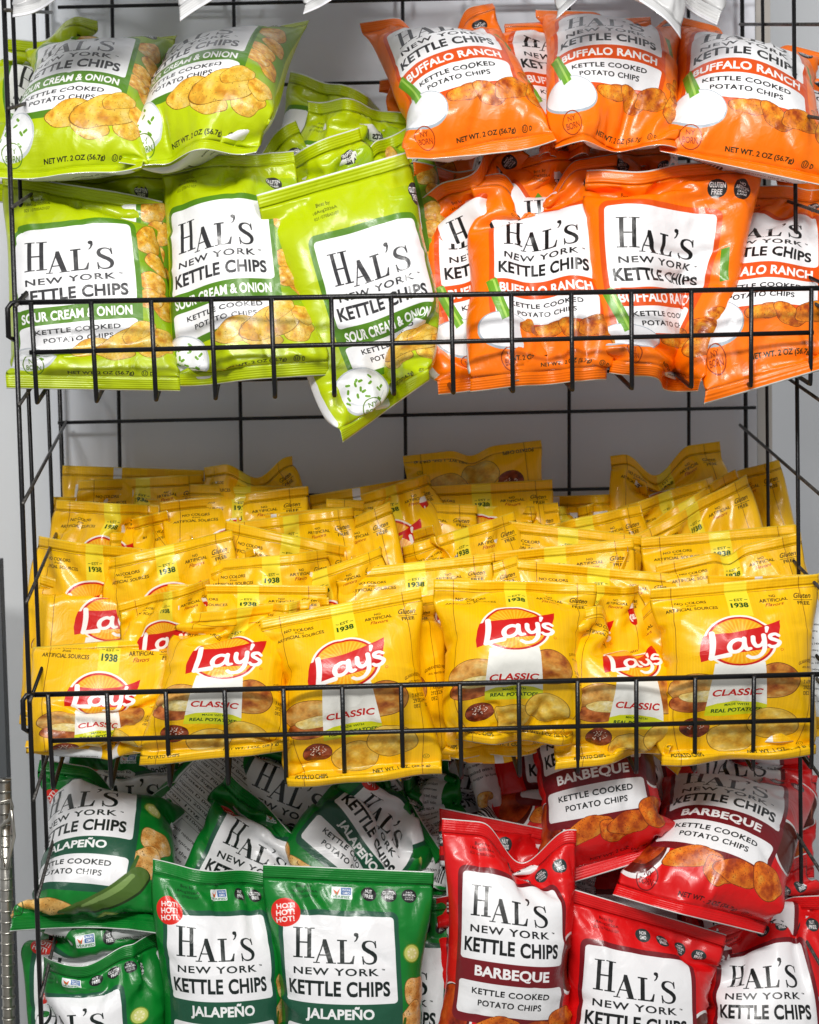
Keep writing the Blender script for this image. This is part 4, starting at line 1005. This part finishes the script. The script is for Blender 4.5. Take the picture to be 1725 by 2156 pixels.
FU, FV = 2 * NU - 1, 2 * NV - 1
FS = 2 * SR
def template(parts, r0, r1):
    """vertex picks, quads and the (face, u, v) of every corner for rows r0..r1"""
    ids = -np.ones((2, FV, FU), int); pick = []
    for l in parts:
        for r in range(r0, r1 + 1):
            for c in range(FU):
                if l == 1 and (c in (0, FU - 1) or r in (r0, r1)): ids[1, r, c] = ids[0, r, c]; continue
                ids[l, r, c] = len(pick); pick.append((l, r, c))
    qs = []; cs = []
    for l in parts:
        r, c = np.meshgrid(np.arange(r0, r1), np.arange(FU - 1), indexing='ij'); r = r.ravel(); c = c.ravel()
        q = [(r, c), (r + 1, c), (r + 1, c + 1), (r, c + 1)]
        if l == 1: q = q[::-1]
        qs.append(np.stack([ids[l][a_] for a_ in q], -1)); cs.append(np.stack([np.stack([np.full(len(r), l), a_[1] / (FU - 1), a_[0] / (FV - 1)], -1) for a_ in q], 1))
    return np.array(pick), np.concatenate(qs), np.concatenate(cs).reshape(-1, 3)

def grid_mesh(name, x, tpl, mats, parent, k):
    pick, quads, cor = tpl
    me = bpy.data.meshes.new(name); n = len(pick); f = len(quads)
    me.vertices.add(n); me.vertices.foreach_set('co', x[pick[:, 0], pick[:, 1], pick[:, 2]].astype(np.float32).ravel())
    me.loops.add(4 * f); me.loops.foreach_set('vertex_index', quads.astype(np.int32).ravel())
    me.polygons.add(f); me.polygons.foreach_set('loop_start', np.arange(0, 4 * f, 4, dtype=np.int32)); me.polygons.foreach_set('loop_total', np.full(f, 4, np.int32))
    for m in mats: me.materials.append(m)
    uv = me.uv_layers.new(name='UVMap')
    l, u, v = cor[:, 0], cor[:, 1], 1 - cor[:, 2]
    if k.get('flip'): u, v = 1 - u, 1 - v
    v = v + k.get('vs', 0.) * 4 * v * (1 - v)
    U = np.where(l == 0, 1 + u, 1 - u) if k.get('back') else np.where(l == 0, u, 2 - u)
    uv.data.foreach_set('uv', np.stack([(U + k.get('shift', 0.)) / 2, v], -1).astype(np.float32).ravel())
    me.polygons.foreach_set('use_smooth', np.ones(f, bool))
    me.update(calc_edges=True)
    o = bpy.data.objects.new(name, me); C.objects.link(o); o.parent = parent
    return o

def build_bags():
    X, NRM = solve(SPEC)
    t_body = template((0, 1), FS, FV - 1 - FS); t_top = template((0,), 0, FS); t_bot = template((0,), FV - 1 - FS, FV - 1)
    for i, (sp, x) in enumerate(zip(SPEC, X)):
        k = sp['k']; kind = sp['kind']
        root = bpy.data.objects.new(sp['name'], None); C.objects.link(root)
        base = x.reshape(-1, 3).mean(0).astype(float); base[2] = x[..., 2].min()
        root.location = base
        tag(root, sp['label'], sp['cat'], sp['group'])
        x = np.stack([refine(x[0].astype(float)), refine(x[1].astype(float))])
        x = crease(x, sp, i) - base
        nn = NRM[i].astype(float); body = x[:, FS + 1:FV - 1 - FS, 1:-1]
        pen = np.clip(.0008 - ((body[0] - body[1]) * nn).sum(-1, keepdims=True), 0, .03) * .5
        body[0] += pen * nn; body[1] -= pen * nn
        grid_mesh('pouch', x, t_body, [FILM[kind]], root, k)
        for nm, t in (('top_seal', t_top), ('bottom_seal', t_bot)):
            if k.get('flip'): nm = {'top_seal': 'bottom_seal', 'bottom_seal': 'top_seal'}[nm]
            so = grid_mesh(nm, x, t, [SEAL[kind], M_FOIL], root, k)
            sd = so.modifiers.new('thick', 'SOLIDIFY'); sd.thickness = .0005; sd.offset = 0; sd.material_offset_rim = 1
build_bags()
